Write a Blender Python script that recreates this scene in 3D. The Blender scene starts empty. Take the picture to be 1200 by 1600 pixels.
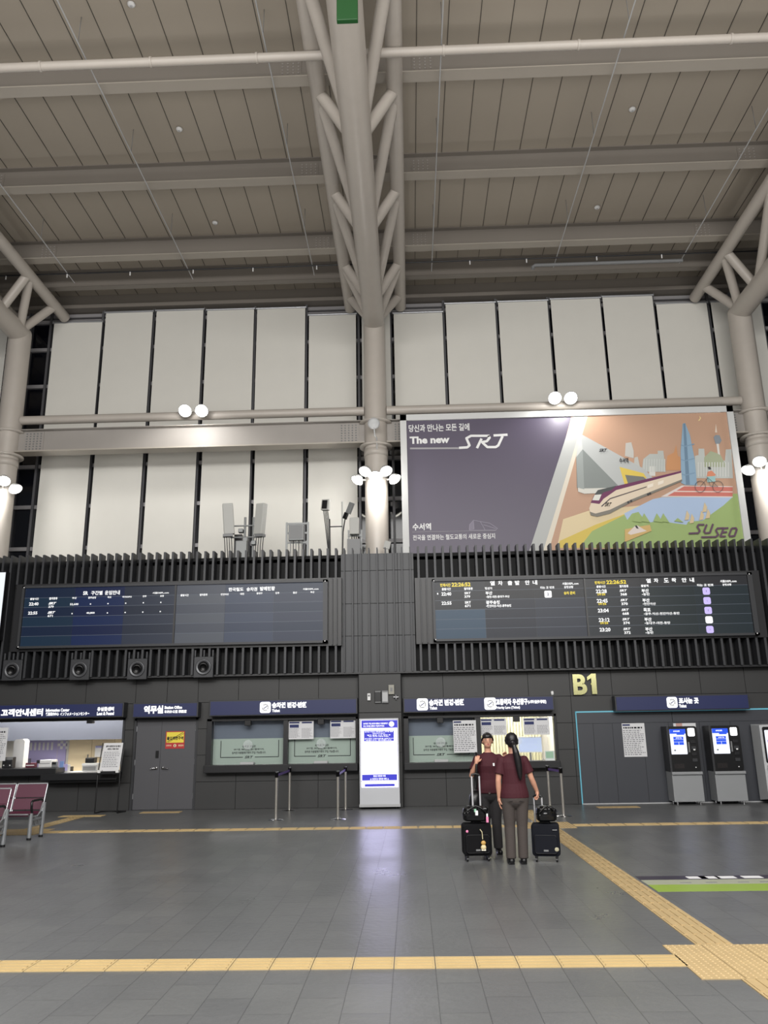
import bpy, bmesh, math, random
from mathutils import Vector, Matrix
from mathutils.geometry import tessellate_polygon
random.seed(7)
S = bpy.context.scene
COL = S.collection
# ------------------------------------------------------------------ camera
FPX, PITCH, YAW, ROLL, CAMH = 1253.3, .26513, .02888, .01657, 1.69
_f = Vector((-math.sin(YAW)*math.cos(PITCH), math.cos(YAW)*math.cos(PITCH), math.sin(PITCH)))
_rt = Vector((math.cos(YAW), math.sin(YAW), 0)); _dn = _f.cross(_rt)
CR = _rt*math.cos(ROLL)+_dn*math.sin(ROLL); CD = _dn*math.cos(ROLL)-_rt*math.sin(ROLL)
cam = bpy.data.objects.new('camera', bpy.data.cameras.new('camera')); COL.objects.link(cam)
cam.data.sensor_fit = 'VERTICAL'; cam.data.sensor_height = 24; cam.data.lens = FPX*24/1600
cam.data.clip_start = .05; cam.data.clip_end = 200
cam.matrix_world = Matrix(((CR.x, -CD.x, -_f.x, 0), (CR.y, -CD.y, -_f.y, 0), (CR.z, -CD.z, -_f.z, CAMH), (0, 0, 0, 1)))
S.camera = cam
# ------------------------------------------------------------------ world, exposure, lights
S.view_settings.view_transform = 'Standard'; S.view_settings.look = 'None'
S.view_settings.exposure = 0; S.view_settings.gamma = 1; S.view_settings.use_curve_mapping = False
w = bpy.data.worlds.new('night_hall'); S.world = w; w.use_nodes = True
w.node_tree.nodes['Background'].inputs[0].default_value = (.93, .95, 1, 1)
w.node_tree.nodes['Background'].inputs[1].default_value = .10
def light(name, kind, loc, power, color=(1, 1, 1), size=1, size_y=None, rot=(0, 0, 0), spot=None, blend=.5):
    d = bpy.data.lights.new(name, kind); d.energy = power; d.color = color
    if kind == 'AREA':
        d.size = size
        if size_y: d.shape = 'RECTANGLE'; d.size_y = size_y
    else: d.shadow_soft_size = size
    if spot: d.spot_size = spot; d.spot_blend = blend
    o = bpy.data.objects.new(name, d); o.location = loc; o.rotation_euler = rot; COL.objects.link(o); return o
WARM = (1, .965, .92); COOL = (.9, .94, 1)
light('hall_downlight', 'AREA', (0, -1, 12.5), 3500, (1, .985, .96), 22, 9)
light('hall_front_floods', 'AREA', (0, -6, 10.5), 3900, (1, .98, .95), 24, 2.5, rot=(math.radians(62), 0, 0))
light('hall_uplight', 'AREA', (0, 3, 5.0), 1700, WARM, 24, 8, rot=(math.radians(160), 0, 0))
# ------------------------------------------------------------------ pixel of the photograph -> point on a world plane
def ray(x, y): return CR*((x-600)/FPX)+CD*((y-800)/FPX)+_f
def P(x, y, Y):
    d = ray(x, y); return Vector((0, 0, CAMH))+d*(Y/d.y)
def F(x, y, z=0.0):
    d = ray(x, y); return Vector((0, 0, CAMH))+d*((z-CAMH)/d.z)
# ------------------------------------------------------------------ materials
def lin(c): return tuple(((v/255)/12.92 if v/255 <= .04045 else ((v/255+.055)/1.055)**2.4) for v in c)+(1,)
MATS = {}
def mat(name, c, rough=.5, metal=0, emit=None, es=1, var=0, vscale=6, bump=0, spec=None, bscale=60, coat=0):
    if name in MATS: return MATS[name]
    m = bpy.data.materials.new(name); m.use_nodes = True; nt = m.node_tree; b = nt.nodes['Principled BSDF']
    b.inputs['Base Color'].default_value = lin(c); b.inputs['Roughness'].default_value = rough; b.inputs['Metallic'].default_value = metal
    if spec is not None: b.inputs['Specular IOR Level'].default_value = spec
    if coat: b.inputs['Coat Weight'].default_value = coat
    if emit is not None:
        b.inputs['Emission Color'].default_value = lin(emit); b.inputs['Emission Strength'].default_value = es
    tc = nt.nodes.new('ShaderNodeTexCoord')
    if var:
        n = nt.nodes.new('ShaderNodeTexNoise'); n.inputs['Scale'].default_value = vscale; n.inputs['Detail'].default_value = 4
        nt.links.new(tc.outputs['Object'], n.inputs['Vector'])
        mx = nt.nodes.new('ShaderNodeMix'); mx.data_type = 'RGBA'
        l = lin(c); mx.inputs[6].default_value = tuple(v*(1-var) for v in l[:3])+(1,); mx.inputs[7].default_value = tuple(min(1, v*(1+var)) for v in l[:3])+(1,)
        nt.links.new(n.outputs['Fac'], mx.inputs[0]); nt.links.new(mx.outputs[2], b.inputs['Base Color'])
    if bump:
        n2 = nt.nodes.new('ShaderNodeTexNoise'); n2.inputs['Scale'].default_value = bscale
        nt.links.new(tc.outputs['Object'], n2.inputs['Vector'])
        bp = nt.nodes.new('ShaderNodeBump'); bp.inputs['Strength'].default_value = bump; bp.inputs['Distance'].default_value = .01
        nt.links.new(n2.outputs['Fac'], bp.inputs['Height']); nt.links.new(bp.outputs[0], b.inputs['Normal'])
    MATS[name] = m; return m
def glow(name, c, es=1): return mat(name, (20, 20, 20), .4, emit=c, es=es)
def glass(name, tint=(255, 255, 255), gl=.08, rough=.02):
    m = bpy.data.materials.new(name); m.use_nodes = True; nt = m.node_tree
    for n in list(nt.nodes): nt.nodes.remove(n)
    o = nt.nodes.new('ShaderNodeOutputMaterial'); mx = nt.nodes.new('ShaderNodeMixShader'); t = nt.nodes.new('ShaderNodeBsdfTransparent')
    g = nt.nodes.new('ShaderNodeBsdfGlossy'); g.inputs['Roughness'].default_value = rough; t.inputs[0].default_value = lin(tint)
    lw = nt.nodes.new('ShaderNodeFresnel'); lw.inputs[0].default_value = 1.45
    a = nt.nodes.new('ShaderNodeMath'); a.operation = 'MULTIPLY'; a.inputs[1].default_value = gl/.04
    a.use_clamp = True
    nt.links.new(lw.outputs[0], a.inputs[0]); nt.links.new(a.outputs[0], mx.inputs[0]); nt.links.new(t.outputs[0], mx.inputs[1]); nt.links.new(g.outputs[0], mx.inputs[2]); nt.links.new(mx.outputs[0], o.inputs[0])
    return m
def floor_mat():
    m = mat('floor_granite_tile', (92, 94, 95), .38); nt = m.node_tree; b = nt.nodes['Principled BSDF']
    g = nt.nodes.new('ShaderNodeNewGeometry'); sp = nt.nodes.new('ShaderNodeSeparateXYZ'); nt.links.new(g.outputs['Position'], sp.inputs[0])
    ax = nt.nodes.new('ShaderNodeMath'); ax.operation = 'ADD'; ax.inputs[1].default_value = .4778+.3054*100; nt.links.new(sp.outputs[0], ax.inputs[0])
    ay = nt.nodes.new('ShaderNodeMath'); ay.operation = 'ADD'; ay.inputs[1].default_value = 30.1; nt.links.new(sp.outputs[1], ay.inputs[0])
    cb = nt.nodes.new('ShaderNodeCombineXYZ'); nt.links.new(ay.outputs[0], cb.inputs[0]); nt.links.new(ax.outputs[0], cb.inputs[1])
    br = nt.nodes.new('ShaderNodeTexBrick'); br.offset = .5; br.inputs['Scale'].default_value = 1
    br.inputs['Brick Width'].default_value = .61; br.inputs['Row Height'].default_value = .3054; br.inputs['Mortar Size'].default_value = .0035; br.inputs['Mortar Smooth'].default_value = .3; br.inputs['Bias'].default_value = 0
    br.inputs['Color1'].default_value = lin((102, 103, 104)); br.inputs['Color2'].default_value = lin((108, 109, 109)); br.inputs['Mortar'].default_value = lin((82, 83, 84))
    nt.links.new(cb.outputs[0], br.inputs['Vector'])
    n = nt.nodes.new('ShaderNodeTexNoise'); n.inputs['Scale'].default_value = .8; n.inputs['Detail'].default_value = 6; nt.links.new(g.outputs['Position'], n.inputs['Vector'])
    mx = nt.nodes.new('ShaderNodeMix'); mx.data_type = 'RGBA'; mx.blend_type = 'MULTIPLY'; mx.inputs[0].default_value = .35
    nt.links.new(br.outputs['Color'], mx.inputs[6]); nt.links.new(n.outputs['Fac'], mx.inputs[7]); nt.links.new(mx.outputs[2], b.inputs['Base Color'])
    mr = nt.nodes.new('ShaderNodeMapRange'); mr.inputs['To Min'].default_value = .22; mr.inputs['To Max'].default_value = .40; nt.links.new(n.outputs['Fac'], mr.inputs['Value']); nt.links.new(mr.outputs[0], b.inputs['Roughness'])
    n3 = nt.nodes.new('ShaderNodeTexNoise'); n3.inputs['Scale'].default_value = 14; n3.inputs['Detail'].default_value = 5; nt.links.new(g.outputs['Position'], n3.inputs['Vector'])
    bp = nt.nodes.new('ShaderNodeBump'); bp.inputs['Strength'].default_value = .25; bp.inputs['Distance'].default_value = .012
    nt.links.new(n3.outputs['Fac'], bp.inputs['Height'])
    bp2 = nt.nodes.new('ShaderNodeBump'); bp2.invert = True; bp2.inputs['Strength'].default_value = .5; bp2.inputs['Distance'].default_value = .003
    nt.links.new(br.outputs['Fac'], bp2.inputs['Height']); nt.links.new(bp.outputs[0], bp2.inputs['Normal']); nt.links.new(bp2.outputs[0], b.inputs['Normal'])
    return m
M_FLOOR = floor_mat()
M_TACT = mat('tactile_yellow', (182, 159, 114), .55, var=.12, vscale=3)
M_TACTD = mat('tactile_yellow_worn', (172, 149, 108), .6, var=.15, vscale=5)
M_PANEL = mat('charcoal_panel', (49, 49, 49), .5, var=.08, vscale=1.2)
M_JOINT = mat('joint_black', (14, 14, 15), .8)
M_FIN = mat('fin_graphite', (52, 53, 56), .45, metal=.2)
M_BACKING = mat('backing_black', (17, 18, 20), .7)
M_DARK = mat('dark_frame', (24, 24, 27), .4)
M_BLACK = mat('black_plastic', (12, 12, 14), .35)
M_STEEL = mat('painted_steel', (176, 169, 161), .38, var=.05, vscale=4, bump=.08, bscale=90)
M_STEELB = mat('painted_beam', (150, 145, 140), .5, var=.04, vscale=3)
M_PURLIN = mat('purlin_paint', (122, 116, 109), .5, var=.05, vscale=1)
M_FLANGE_LIT = mat('flange_lit_paint', (160, 153, 143), .45, var=.05, vscale=1)  # bottom flanges paler than the webs: lit underside put into the colour
M_CEIL = mat('ceiling_sheet', (164, 155, 142), .6, var=.06, vscale=.5)
M_SEAM = mat('ceiling_seam', (78, 74, 68), .8)
M_BLIND = mat('blind_fabric', (214, 212, 205), .85, var=.03, vscale=2)
M_ALU = mat('aluminium', (176, 178, 182), .32, metal=.7)
M_CHROME = mat('stainless', (200, 200, 202), .2, metal=1)
M_MULL = mat('mullion_grey', (92, 92, 95), .45, metal=.2)
M_NIGHT = mat('night_glass', (8, 10, 18), .06, spec=.6)
M_NAVY = mat('sign_navy', (20, 28, 66), .45, emit=(22, 32, 84), es=.3)
M_LET = glow('sign_letter_white', (255, 255, 255), 1.6)
M_WHITE = mat('white_paint', (225, 225, 225), .45)
M_PAPER = mat('paper_white', (214, 214, 216), .7)
M_INK = mat('ink_grey', (126, 126, 132), .8)
M_INKD = mat('ink_dark', (26, 26, 32), .8)
M_INKN = mat('ink_navy', (40, 48, 96), .7)
M_GREY = mat('mid_grey', (120, 121, 122), .5)
M_LGREY = mat('light_grey', (176, 177, 178), .45)
M_GLASS = glass('clear_glass', gl=.06)
M_LAMP = glow('lamp_face', (255, 250, 236), 14)
# ------------------------------------------------------------------ mesh builder
ORG = {}
class MB:
    def __init__(s): s.v = []; s.f = []; s.mi = []; s.sm = []; s.mats = []
    def _m(s, m):
        if m not in s.mats: s.mats.append(m)
        return s.mats.index(m)
    def add(s, vs, fs, m, smooth=False):
        k = len(s.v); s.v += [Vector(v) for v in vs]; i = s._m(m)
        for f in fs: s.f.append([a+k for a in f]); s.mi.append(i); s.sm.append(smooth)
        return s
    def box(s, x0, x1, y0, y1, z0, z1, m):
        if x0 > x1: x0, x1 = x1, x0
        if y0 > y1: y0, y1 = y1, y0
        if z0 > z1: z0, z1 = z1, z0
        return s.add([(x0, y0, z0), (x1, y0, z0), (x1, y1, z0), (x0, y1, z0), (x0, y0, z1), (x1, y0, z1), (x1, y1, z1), (x0, y1, z1)],
                     [(0, 3, 2, 1), (4, 5, 6, 7), (0, 1, 5, 4), (1, 2, 6, 5), (2, 3, 7, 6), (3, 0, 4, 7)], m)
    def tube(s, a, b, r, m, r2=None, n=18, caps=True):
        a = Vector(a); b = Vector(b); r2 = r if r2 is None else r2; d = (b-a).normalized()
        u = d.orthogonal().normalized(); w = d.cross(u); vs = []
        for c, q in ((a, r), (b, r2)):
            for i in range(n): t = 2*math.pi*i/n; vs.append(c+u*q*math.cos(t)+w*q*math.sin(t))
        s.add(vs, [(i, (i+1) % n, n+(i+1) % n, n+i) for i in range(n)], m, True)
        if caps: s.add(vs, [tuple(range(n-1, -1, -1)), tuple(range(n, 2*n))], m)
        return s
    def path(s, pts, r, m, n=8):
        pts = [Vector(p) for p in pts]; vs = []; u = None
        for i, p in enumerate(pts):
            d = (pts[min(i+1, len(pts)-1)]-pts[max(i-1, 0)]).normalized()
            u = (u-d*u.dot(d)).normalized() if u else d.orthogonal().normalized()
            w = d.cross(u); q = r[i] if isinstance(r, (list, tuple)) else r
            for k in range(n): t = 2*math.pi*k/n; vs.append(p+u*q*math.cos(t)+w*q*math.sin(t))
        N = len(pts)
        s.add(vs, [(i*n+k, i*n+(k+1) % n, (i+1)*n+(k+1) % n, (i+1)*n+k) for i in range(N-1) for k in range(n)], m, True)
        return s.add(vs, [tuple(range(n-1, -1, -1)), tuple(range((N-1)*n, N*n))], m)
    def ell(s, c, r, m, n=16, k=10, rot=None):
        c = Vector(c); r = (r, r, r) if isinstance(r, (int, float)) else r; vs = []
        for j in range(1, k):
            t = math.pi*j/k
            for i in range(n): p = 2*math.pi*i/n; v = Vector((r[0]*math.sin(t)*math.cos(p), r[1]*math.sin(t)*math.sin(p), r[2]*math.cos(t))); vs.append(c+(rot@v if rot else v))
        a, b = Vector((0, 0, r[2])), Vector((0, 0, -r[2])); vs += [c+(rot@a if rot else a), c+(rot@b if rot else b)]
        T, B = len(vs)-2, len(vs)-1
        fs = [(j*n+i, (j+1)*n+i, (j+1)*n+(i+1) % n, j*n+(i+1) % n) for j in range(k-2) for i in range(n)]
        fs += [(T, i, (i+1) % n) for i in range(n)]+[(B, (k-2)*n+(i+1) % n, (k-2)*n+i) for i in range(n)]
        return s.add(vs, fs, m, True)
    def cap(s, a, b, r, r2, m, n=14):
        a = Vector(a); b = Vector(b); d = (b-a).normalized(); u = d.orthogonal().normalized(); w = d.cross(u); vs = []; rings = []
        for j in range(-4, 1): t = j/4*math.pi/2; rings.append((a+d*r*math.sin(t), max(.0004, r*math.cos(t))))
        for j in range(0, 5): t = j/4*math.pi/2; rings.append((b+d*r2*math.sin(t), max(.0004, r2*math.cos(t))))
        for c, q in rings:
            for i in range(n): t = 2*math.pi*i/n; vs.append(c+u*q*math.cos(t)+w*q*math.sin(t))
        N = len(rings)
        s.add(vs, [(i*n+k, i*n+(k+1) % n, (i+1)*n+(k+1) % n, (i+1)*n+k) for i in range(N-1) for k in range(n)]+[tuple(range(n-1, -1, -1)), tuple(range((N-1)*n, N*n))], m, True)
        return s
    def loft(s, secs, m, n=24, pw=2.0):
        vs = []
        for (cx, cy, cz, rx, ry) in secs:
            for i in range(n):
                t = 2*math.pi*i/n; c_, s_ = math.cos(t), math.sin(t)
                vs.append((cx+rx*math.copysign(abs(c_)**(2/pw), c_), cy+ry*math.copysign(abs(s_)**(2/pw), s_), cz))
        N = len(secs)
        fs = [(i*n+k, i*n+(k+1) % n, (i+1)*n+(k+1) % n, (i+1)*n+k) for i in range(N-1) for k in range(n)]
        return s.add(vs, fs+[tuple(range(n-1, -1, -1)), tuple(range((N-1)*n, N*n))], m, True)
    def prism(s, pts, Y, t, m):
        """outline in X,Z extruded from Y (front) back by t"""
        n = len(pts); a = [(p[0], Y, p[1]) for p in pts]; b = [(p[0], Y+t, p[1]) for p in pts]
        return s.add(a+b, [tuple(range(n)), tuple(range(2*n-1, n-1, -1))]+[(i, n+i, n+(i+1) % n, (i+1) % n) for i in range(n)], m)
    def lathe(s, prof, c, ax, m, n=24):
        c = Vector(c); d = Vector(ax).normalized(); u = d.orthogonal().normalized(); w = d.cross(u); vs = []
        for r, h in prof:
            for i in range(n): t = 2*math.pi*i/n; vs.append(c+d*h+(u*math.cos(t)+w*math.sin(t))*r)
        N = len(prof)
        s.add(vs, [(i*n+k, i*n+(k+1) % n, (i+1)*n+(k+1) % n, (i+1)*n+k) for i in range(N-1) for k in range(n)], m, True)
        return s
    def stroke(s, pts, wd, Y, m, n=8):
        for a, b in zip(pts[:-1], pts[1:]):
            a = Vector(a); b = Vector(b); d = (b-a); L = d.length
            if L < 1e-6: continue
            d /= L; q = Vector((-d.y, d.x))*wd/2
            Y -= .00035; s.add([(a.x+q.x, Y, a.y+q.y), (a.x-q.x, Y, a.y-q.y), (b.x-q.x, Y, b.y-q.y), (b.x+q.x, Y, b.y+q.y)], [(0, 1, 2, 3)], m)
        for a in pts[1:-1]:
            Y -= .00035; s.add([(a[0]+wd/2*math.cos(2*math.pi*i/n), Y, a[1]+wd/2*math.sin(2*math.pi*i/n)) for i in range(n)], [tuple(range(n))], m)
        return s
    def build(s, name, parent=None, bevel=0, mods=None):
        me = bpy.data.meshes.new(name)
        if parent is None:
            xs = [v.x for v in s.v]; ys = [v.y for v in s.v]; zs = [v.z for v in s.v]
            org = Vector(((min(xs)+max(xs))/2, (min(ys)+max(ys))/2, min(zs)))
        else: org = ORG[parent.name]
        me.from_pydata([tuple(v-org) for v in s.v], [], s.f)
        for m in s.mats: me.materials.append(m)
        me.polygons.foreach_set('material_index', s.mi); me.polygons.foreach_set('use_smooth', s.sm); me.update()
        o = bpy.data.objects.new(name, me); COL.objects.link(o)
        if parent is None: o.location = org
        else: o.parent = parent
        ORG[o.name] = org
        if bevel:
            b = o.modifiers.new('bevel', 'BEVEL'); b.width = bevel; b.segments = 2; b.limit_method = 'ANGLE'; b.angle_limit = math.radians(50)
        return o
def tag(o, label=None, cat=None, group=None, kind=None):
    for k, v in (('label', label), ('category', cat), ('group', group), ('kind', kind)):
        if v: o[k] = v
    return o
def thing(name, label, cat, loc, group=None):
    o = bpy.data.objects.new(name, None); COL.objects.link(o); o.location = loc; o.empty_display_size = .1
    ORG[o.name] = Vector(loc); return tag(o, label, cat, group)
def struct(mb, name, parent=None, **k):
    o = mb.build(name, parent, **k)
    if parent is None: o['kind'] = 'structure'
    return o
KIDS = {}
def copy_tree(o, parent=None):
    c = o.copy(); COL.objects.link(c)
    if parent: c.parent = parent
    for ch in [x for x in bpy.data.objects if x.parent == o]: copy_tree(ch, c)
    return c
# ------------------------------------------------------------------ lettering
TXC = {}
def glyphs(s, bold=0, res=2):
    k = (s, bold, res)
    if k in TXC: return TXC[k]
    cu = bpy.data.curves.new('t', 'FONT'); cu.body = s; cu.size = 1; cu.offset = bold; cu.resolution_u = res
    o = bpy.data.objects.new('t', cu); COL.objects.link(o)
    dg = bpy.context.evaluated_depsgraph_get(); me = bpy.data.meshes.new_from_object(o.evaluated_get(dg))
    vs = [(v.co.x, v.co.y) for v in me.vertices]; fs = [tuple(p.vertices) for p in me.polygons]
    bpy.data.objects.remove(o); bpy.data.curves.remove(cu); bpy.data.meshes.remove(me)
    x0 = min(v[0] for v in vs); x1 = max(v[0] for v in vs); y0 = min(v[1] for v in vs); y1 = max(v[1] for v in vs)
    TXC[k] = ([((v[0]-x0)/(x1-x0), (v[1]-y0)/(y1-y0)) for v in vs], fs, (x1-x0)/(y1-y0)); return TXC[k]
def rect(x0, y0, x1, y1, Y):
    xm, ym = (x0+x1)/2, (y0+y1)/2
    return P(x0, ym, Y).x, P(x1, ym, Y).x, P(xm, y1, Y).z, P(xm, y0, Y).z     # X0,X1,Z0,Z1
def T(mb, s, r, Y, m, bold=.0, shear=0, thick=0, res=2):
    """lettering filling the rectangle r=(X0,X1,Z0,Z1) on plane Y"""
    vs, fs, a = glyphs(s, bold, res); X0, X1, Z0, Z1 = r
    pts = [(X0+(u+shear*(v-.5)*(Z1-Z0)/(X1-X0))*(X1-X0), Y, Z0+v*(Z1-Z0)) for u, v in vs]
    if not thick: return mb.add(pts, fs, m)
    k = len(pts); back = [(p[0], Y+thick, p[2]) for p in pts]; ed = {}
    for f in fs:
        for a_, b_ in zip(f, f[1:]+f[:1]): ed[(a_, b_)] = 1
    side = [(a_, a_+k, b_+k, b_) for (a_, b_) in ed if (b_, a_) not in ed]
    return mb.add(pts+back, fs+[tuple(i+k for i in reversed(f)) for f in fs]+side, m)
def TP(mb, s, px, Y, m, **k): return T(mb, s, rect(*px, Y), Y, m, **k)
def rbox(mb, px, Y, t, m):
    X0, X1, Z0, Z1 = rect(*px, Y); return mb.box(X0, X1, Y, Y+t, Z0, Z1, m)
def roundrect(X0, X1, Z0, Z1, r, n=5):
    o = []
    for cx, cz, a in ((X1-r, Z1-r, 0), (X0+r, Z1-r, 90), (X0+r, Z0+r, 180), (X1-r, Z0+r, 270)):
        for i in range(n+1): t = math.radians(a+90*i/n); o.append((cx+r*math.cos(t), cz+r*math.sin(t)))
    return o[::-1]
def lines(mb, X0, X1, Z0, Z1, Y, m, n, fill=.45, seed=0):
    rr = random.Random(seed+n); h = (Z1-Z0)/n
    for i in range(n):
        z = Z1-(i+.5)*h; x = X0; e = X1-rr.random()*.3*(X1-X0)
        while x < e:
            L = rr.uniform(.06, .16)*(X1-X0); L = min(L, e-x)
            mb.add([(x, Y, z-h*fill/2), (x+L*.85, Y, z-h*fill/2), (x+L*.85, Y, z+h*fill/2), (x, Y, z+h*fill/2)], [(0, 1, 2, 3)], m); x += L+.01
# ================================================================== SETTING
WY = 19.3          # face of the lower wall
CY = 21.0          # column line
GY = 22.45         # glazing
CXS = (-11.2, -.80, 9.66)
struct(MB().add([(-26, -8, 0), (26, -8, 0), (26, 19.6, 0), (-26, 19.6, 0)], [(0, 1, 2, 3)], M_FLOOR), 'floor')
c = MB(); c.box(-24, 24, 2, 23.4, 15.05, 15.2, M_CEIL)
for k in range(-36, 37): x = -3.3+.622*k; c.box(x-.006, x+.006, 2, 22.5, 15.035, 15.052, M_SEAM)
c.box(-24, 24, 22.3, 22.6, 14.62, 15.05, M_PURLIN); c.box(-24, 24, 22.1, 22.62, 14.5, 14.62, M_PURLIN)
struct(c, 'ceiling')
# lower wall of charcoal panels, openings cut out
XC0, XC1 = -14.0, P(194, 1160, WY).x                 # left counter opening
ZC0, ZC1 = .80, P(100, 1124, WY).z
XA0, XA1, ZA0, ZA1 = *rect(323, 1123, 560, 1205, WY)[:2], .80, 2.00     # ticket window left
XB0, XB1 = rect(631, 1120, 871, 1200, WY)[:2]; ZB0, ZB1 = .80, 1.99
XD0, XD1, ZD1 = -6.50, -5.00, 2.04
XK0 = 3.80
HOLES = [(XC0, XC1, ZC0, ZC1), (XA0, XA1, ZA0, ZA1), (XB0, XB1, ZB0, ZB1), (XD0, XD1, -1, ZD1), (XK0, 14, -1, 2.02)]
def subtract(rs, h):
    out = []
    for (a, b, c_, d) in rs:
        x0, x1, z0, z1 = max(a, h[0]), min(b, h[1]), max(c_, h[2]), min(d, h[3])
        if x0 >= x1 or z0 >= z1: out.append((a, b, c_, d)); continue
        if a < x0: out.append((a, x0, c_, d))
        if x1 < b: out.append((x1, b, c_, d))
        if c_ < z0: out.append((x0, x1, c_, z0))
        if z1 < d: out.append((x0, x1, z1, d))
    return out
wx = [-14, -12.5, -11.3, -10.1, -8.91, -7.72, -6.52, -5.77, -5.03, -4.07, -3.11, -2.17, -1.21, -.22, .76, 1.73, 2.75, 3.72, 4.69, 5.74, 6.74, 7.77, 8.8, 9.8, 10.8, 11.8, 12.9, 14]
wz = [0, .6, 1.19, 1.78, 2.38, 2.98]
wl = MB(); J = .006
for i in range(len(wx)-1):
    for j in range(len(wz)-1):
        cell = [(wx[i]+J, wx[i+1]-J, wz[j]+J, wz[j+1]-J)]
        for h in HOLES: cell = subtract(cell, h)
        for a, b, c_, d in cell: wl.box(a, b, WY, WY+.04, c_, d, M_PANEL)
back = [(-14, 14, 0, 3.0)]
for h in HOLES: back = subtract(back, h)
for a, b, c_, d in back: wl.box(a, b, WY+.012, WY+.2, c_, d, M_JOINT)
struct(wl, 'wall_back')
# pilaster under the middle column
pl = MB(); px0, px1 = -1.20, -.235
pl.box(px0, px1, 19.12, 19.31, 0, 2.98, M_JOINT)
for z0, z1 in ((.005, 1.18), (1.19, 2.07), (2.085, 2.98)): pl.box(px0-.004, px1+.004, 19.10, 19.2, z0, z1, M_PANEL)
for x in (px0-.03, px1+.01): pl.box(x, x+.02, 19.14, 19.3, 0, 2.98, M_JOINT)
struct(pl, 'trim_1')
# band of vertical fins above
ub = MB(); ub.box(-14, 14, WY, WY+.12, 2.98, 5.86, M_BACKING); ub.box(-14, 14, 19.05, WY+.1, 2.96, 3.0, M_DARK)
for z in (5.2, 4.55, 3.9): ub.box(-14, 14, WY-.004, WY, z-.006, z+.006, M_JOINT)
ub.box(-14, 14, WY, 22.6, 5.70, 5.78, M_BACKING)
ub.box(-1.62, .14, 19.11, 19.3, 2.98, 5.84, mat('pilaster_panel', (48, 50, 54), .45))
for z in (4.62, 3.85, 5.42): ub.box(-1.62, .14, 19.104, 19.11, z-.006, z+.006, M_JOINT)
for x in (-1.22, -.25): ub.box(x-.006, x+.006, 19.104, 19.11, 2.98, 5.84, M_JOINT)
struct(ub, 'wall_back_upper')
BL = (-9.30, -1.92, 3.68, 5.18); BR_ = (.57, 8.08, 3.66, 5.13)
HL = (-9.5, -1.60, 3.62, 5.24); HR = (.16, 8.30, 3.62, 5.19)
fn = MB()
for k in range(-69, 70):
    x = k*.1995+.06
    segs = [(3.0, 5.97)]
    for H_ in (HL, HR):
        if H_[0]-.02 < x < H_[1]+.02:
            segs = [(3.0, H_[2]), (H_[3], 5.97)]
    mid = -1.62 < x < .14
    for z0, z1 in segs: fn.box(x-(.014 if mid else .026), x+(.014 if mid else .026), 19.02 if mid else 19.0, WY+.02, z0, z1, M_FIN)
struct(fn, 'trim_2')
# interior rooms behind the counter windows
M_CREAM = mat('cupboard_cream', (226, 208, 172), .5); M_RBLUE = mat('reflection_bluegrey', (96, 102, 118), .6); M_RW = mat('room_white', (225, 222, 214), .6)
def room(x0, x1, ymax, z1, nm):
    for w_, b_ in (('floor', (x0, x1, WY+.2, ymax, .0, .05)), ('wall_back', (x0, x1, ymax, ymax+.1, 0, z1)), ('wall_left', (x0-.1, x0, WY+.2, ymax, 0, z1)), ('wall_right', (x1, x1+.1, WY+.2, ymax, 0, z1)), ('ceiling', (x0, x1, WY+.2, ymax, z1, z1+.1))):
        struct(MB().box(*b_, M_GREY if w_ == 'floor' else M_RW), w_+'_'+nm)
room(-14, -6.6, 21.6, 2.9, 'office'); room(1.53, 3.42, 21.2, 2.6, 'booth')
light('office_light', 'AREA', (-9, 20.3, 2.8), 210, (1, .93, .82), 4, .8)
light('office_light', 'AREA', (2.45, 20.2, 2.5), 55, (1, .98, .93), 1.2, .6)
# ================================================================== GLAZING
M_MULLT = mat('transom_grey', (150, 148, 150), .4, metal=.1)
ztr = [P(60, y, GY).z for y in (858, 793, 730, 605, 548, 505)]
def px_x(px, y, Y=GY): return P(px, y, Y).x
gaps_up = [52, 82.5, 162.5, 241.5, 320, 399.5, 479.5, 560.5, 610, 693, 775, 856.5, 938.5, 1021.5, 1107.5, 1190]
mx = [px_x(x, 505) for x in gaps_up]
bounds = [(-14, CXS[0]), (CXS[0], CXS[1]), (CXS[1], CXS[2]), (CXS[2], 14)]
for wi, (a, b) in enumerate(bounds):
    g = MB(); g.box(a, b, GY+.04, GY+.06, 5.78, 14.6, M_NIGHT); fr = struct(g, 'window_%d' % (wi+1))
    for x in [m_ for m_ in mx if a <= m_ < b]+([a+.4, a+1.9, a+3.4] if wi == 3 else [])+([b-.45, b-1.95] if wi == 0 else []):
        MB().box(x-.035, x+.035, GY-.12, GY+.04, 5.78, 14.6, M_MULL).build('mullion', fr)
    for z in ztr+[6.0, 14.4]: MB().box(a, b, GY-.05, GY+.045, z-.055, z+.055, M_MULLT).build('transom', fr)
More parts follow.
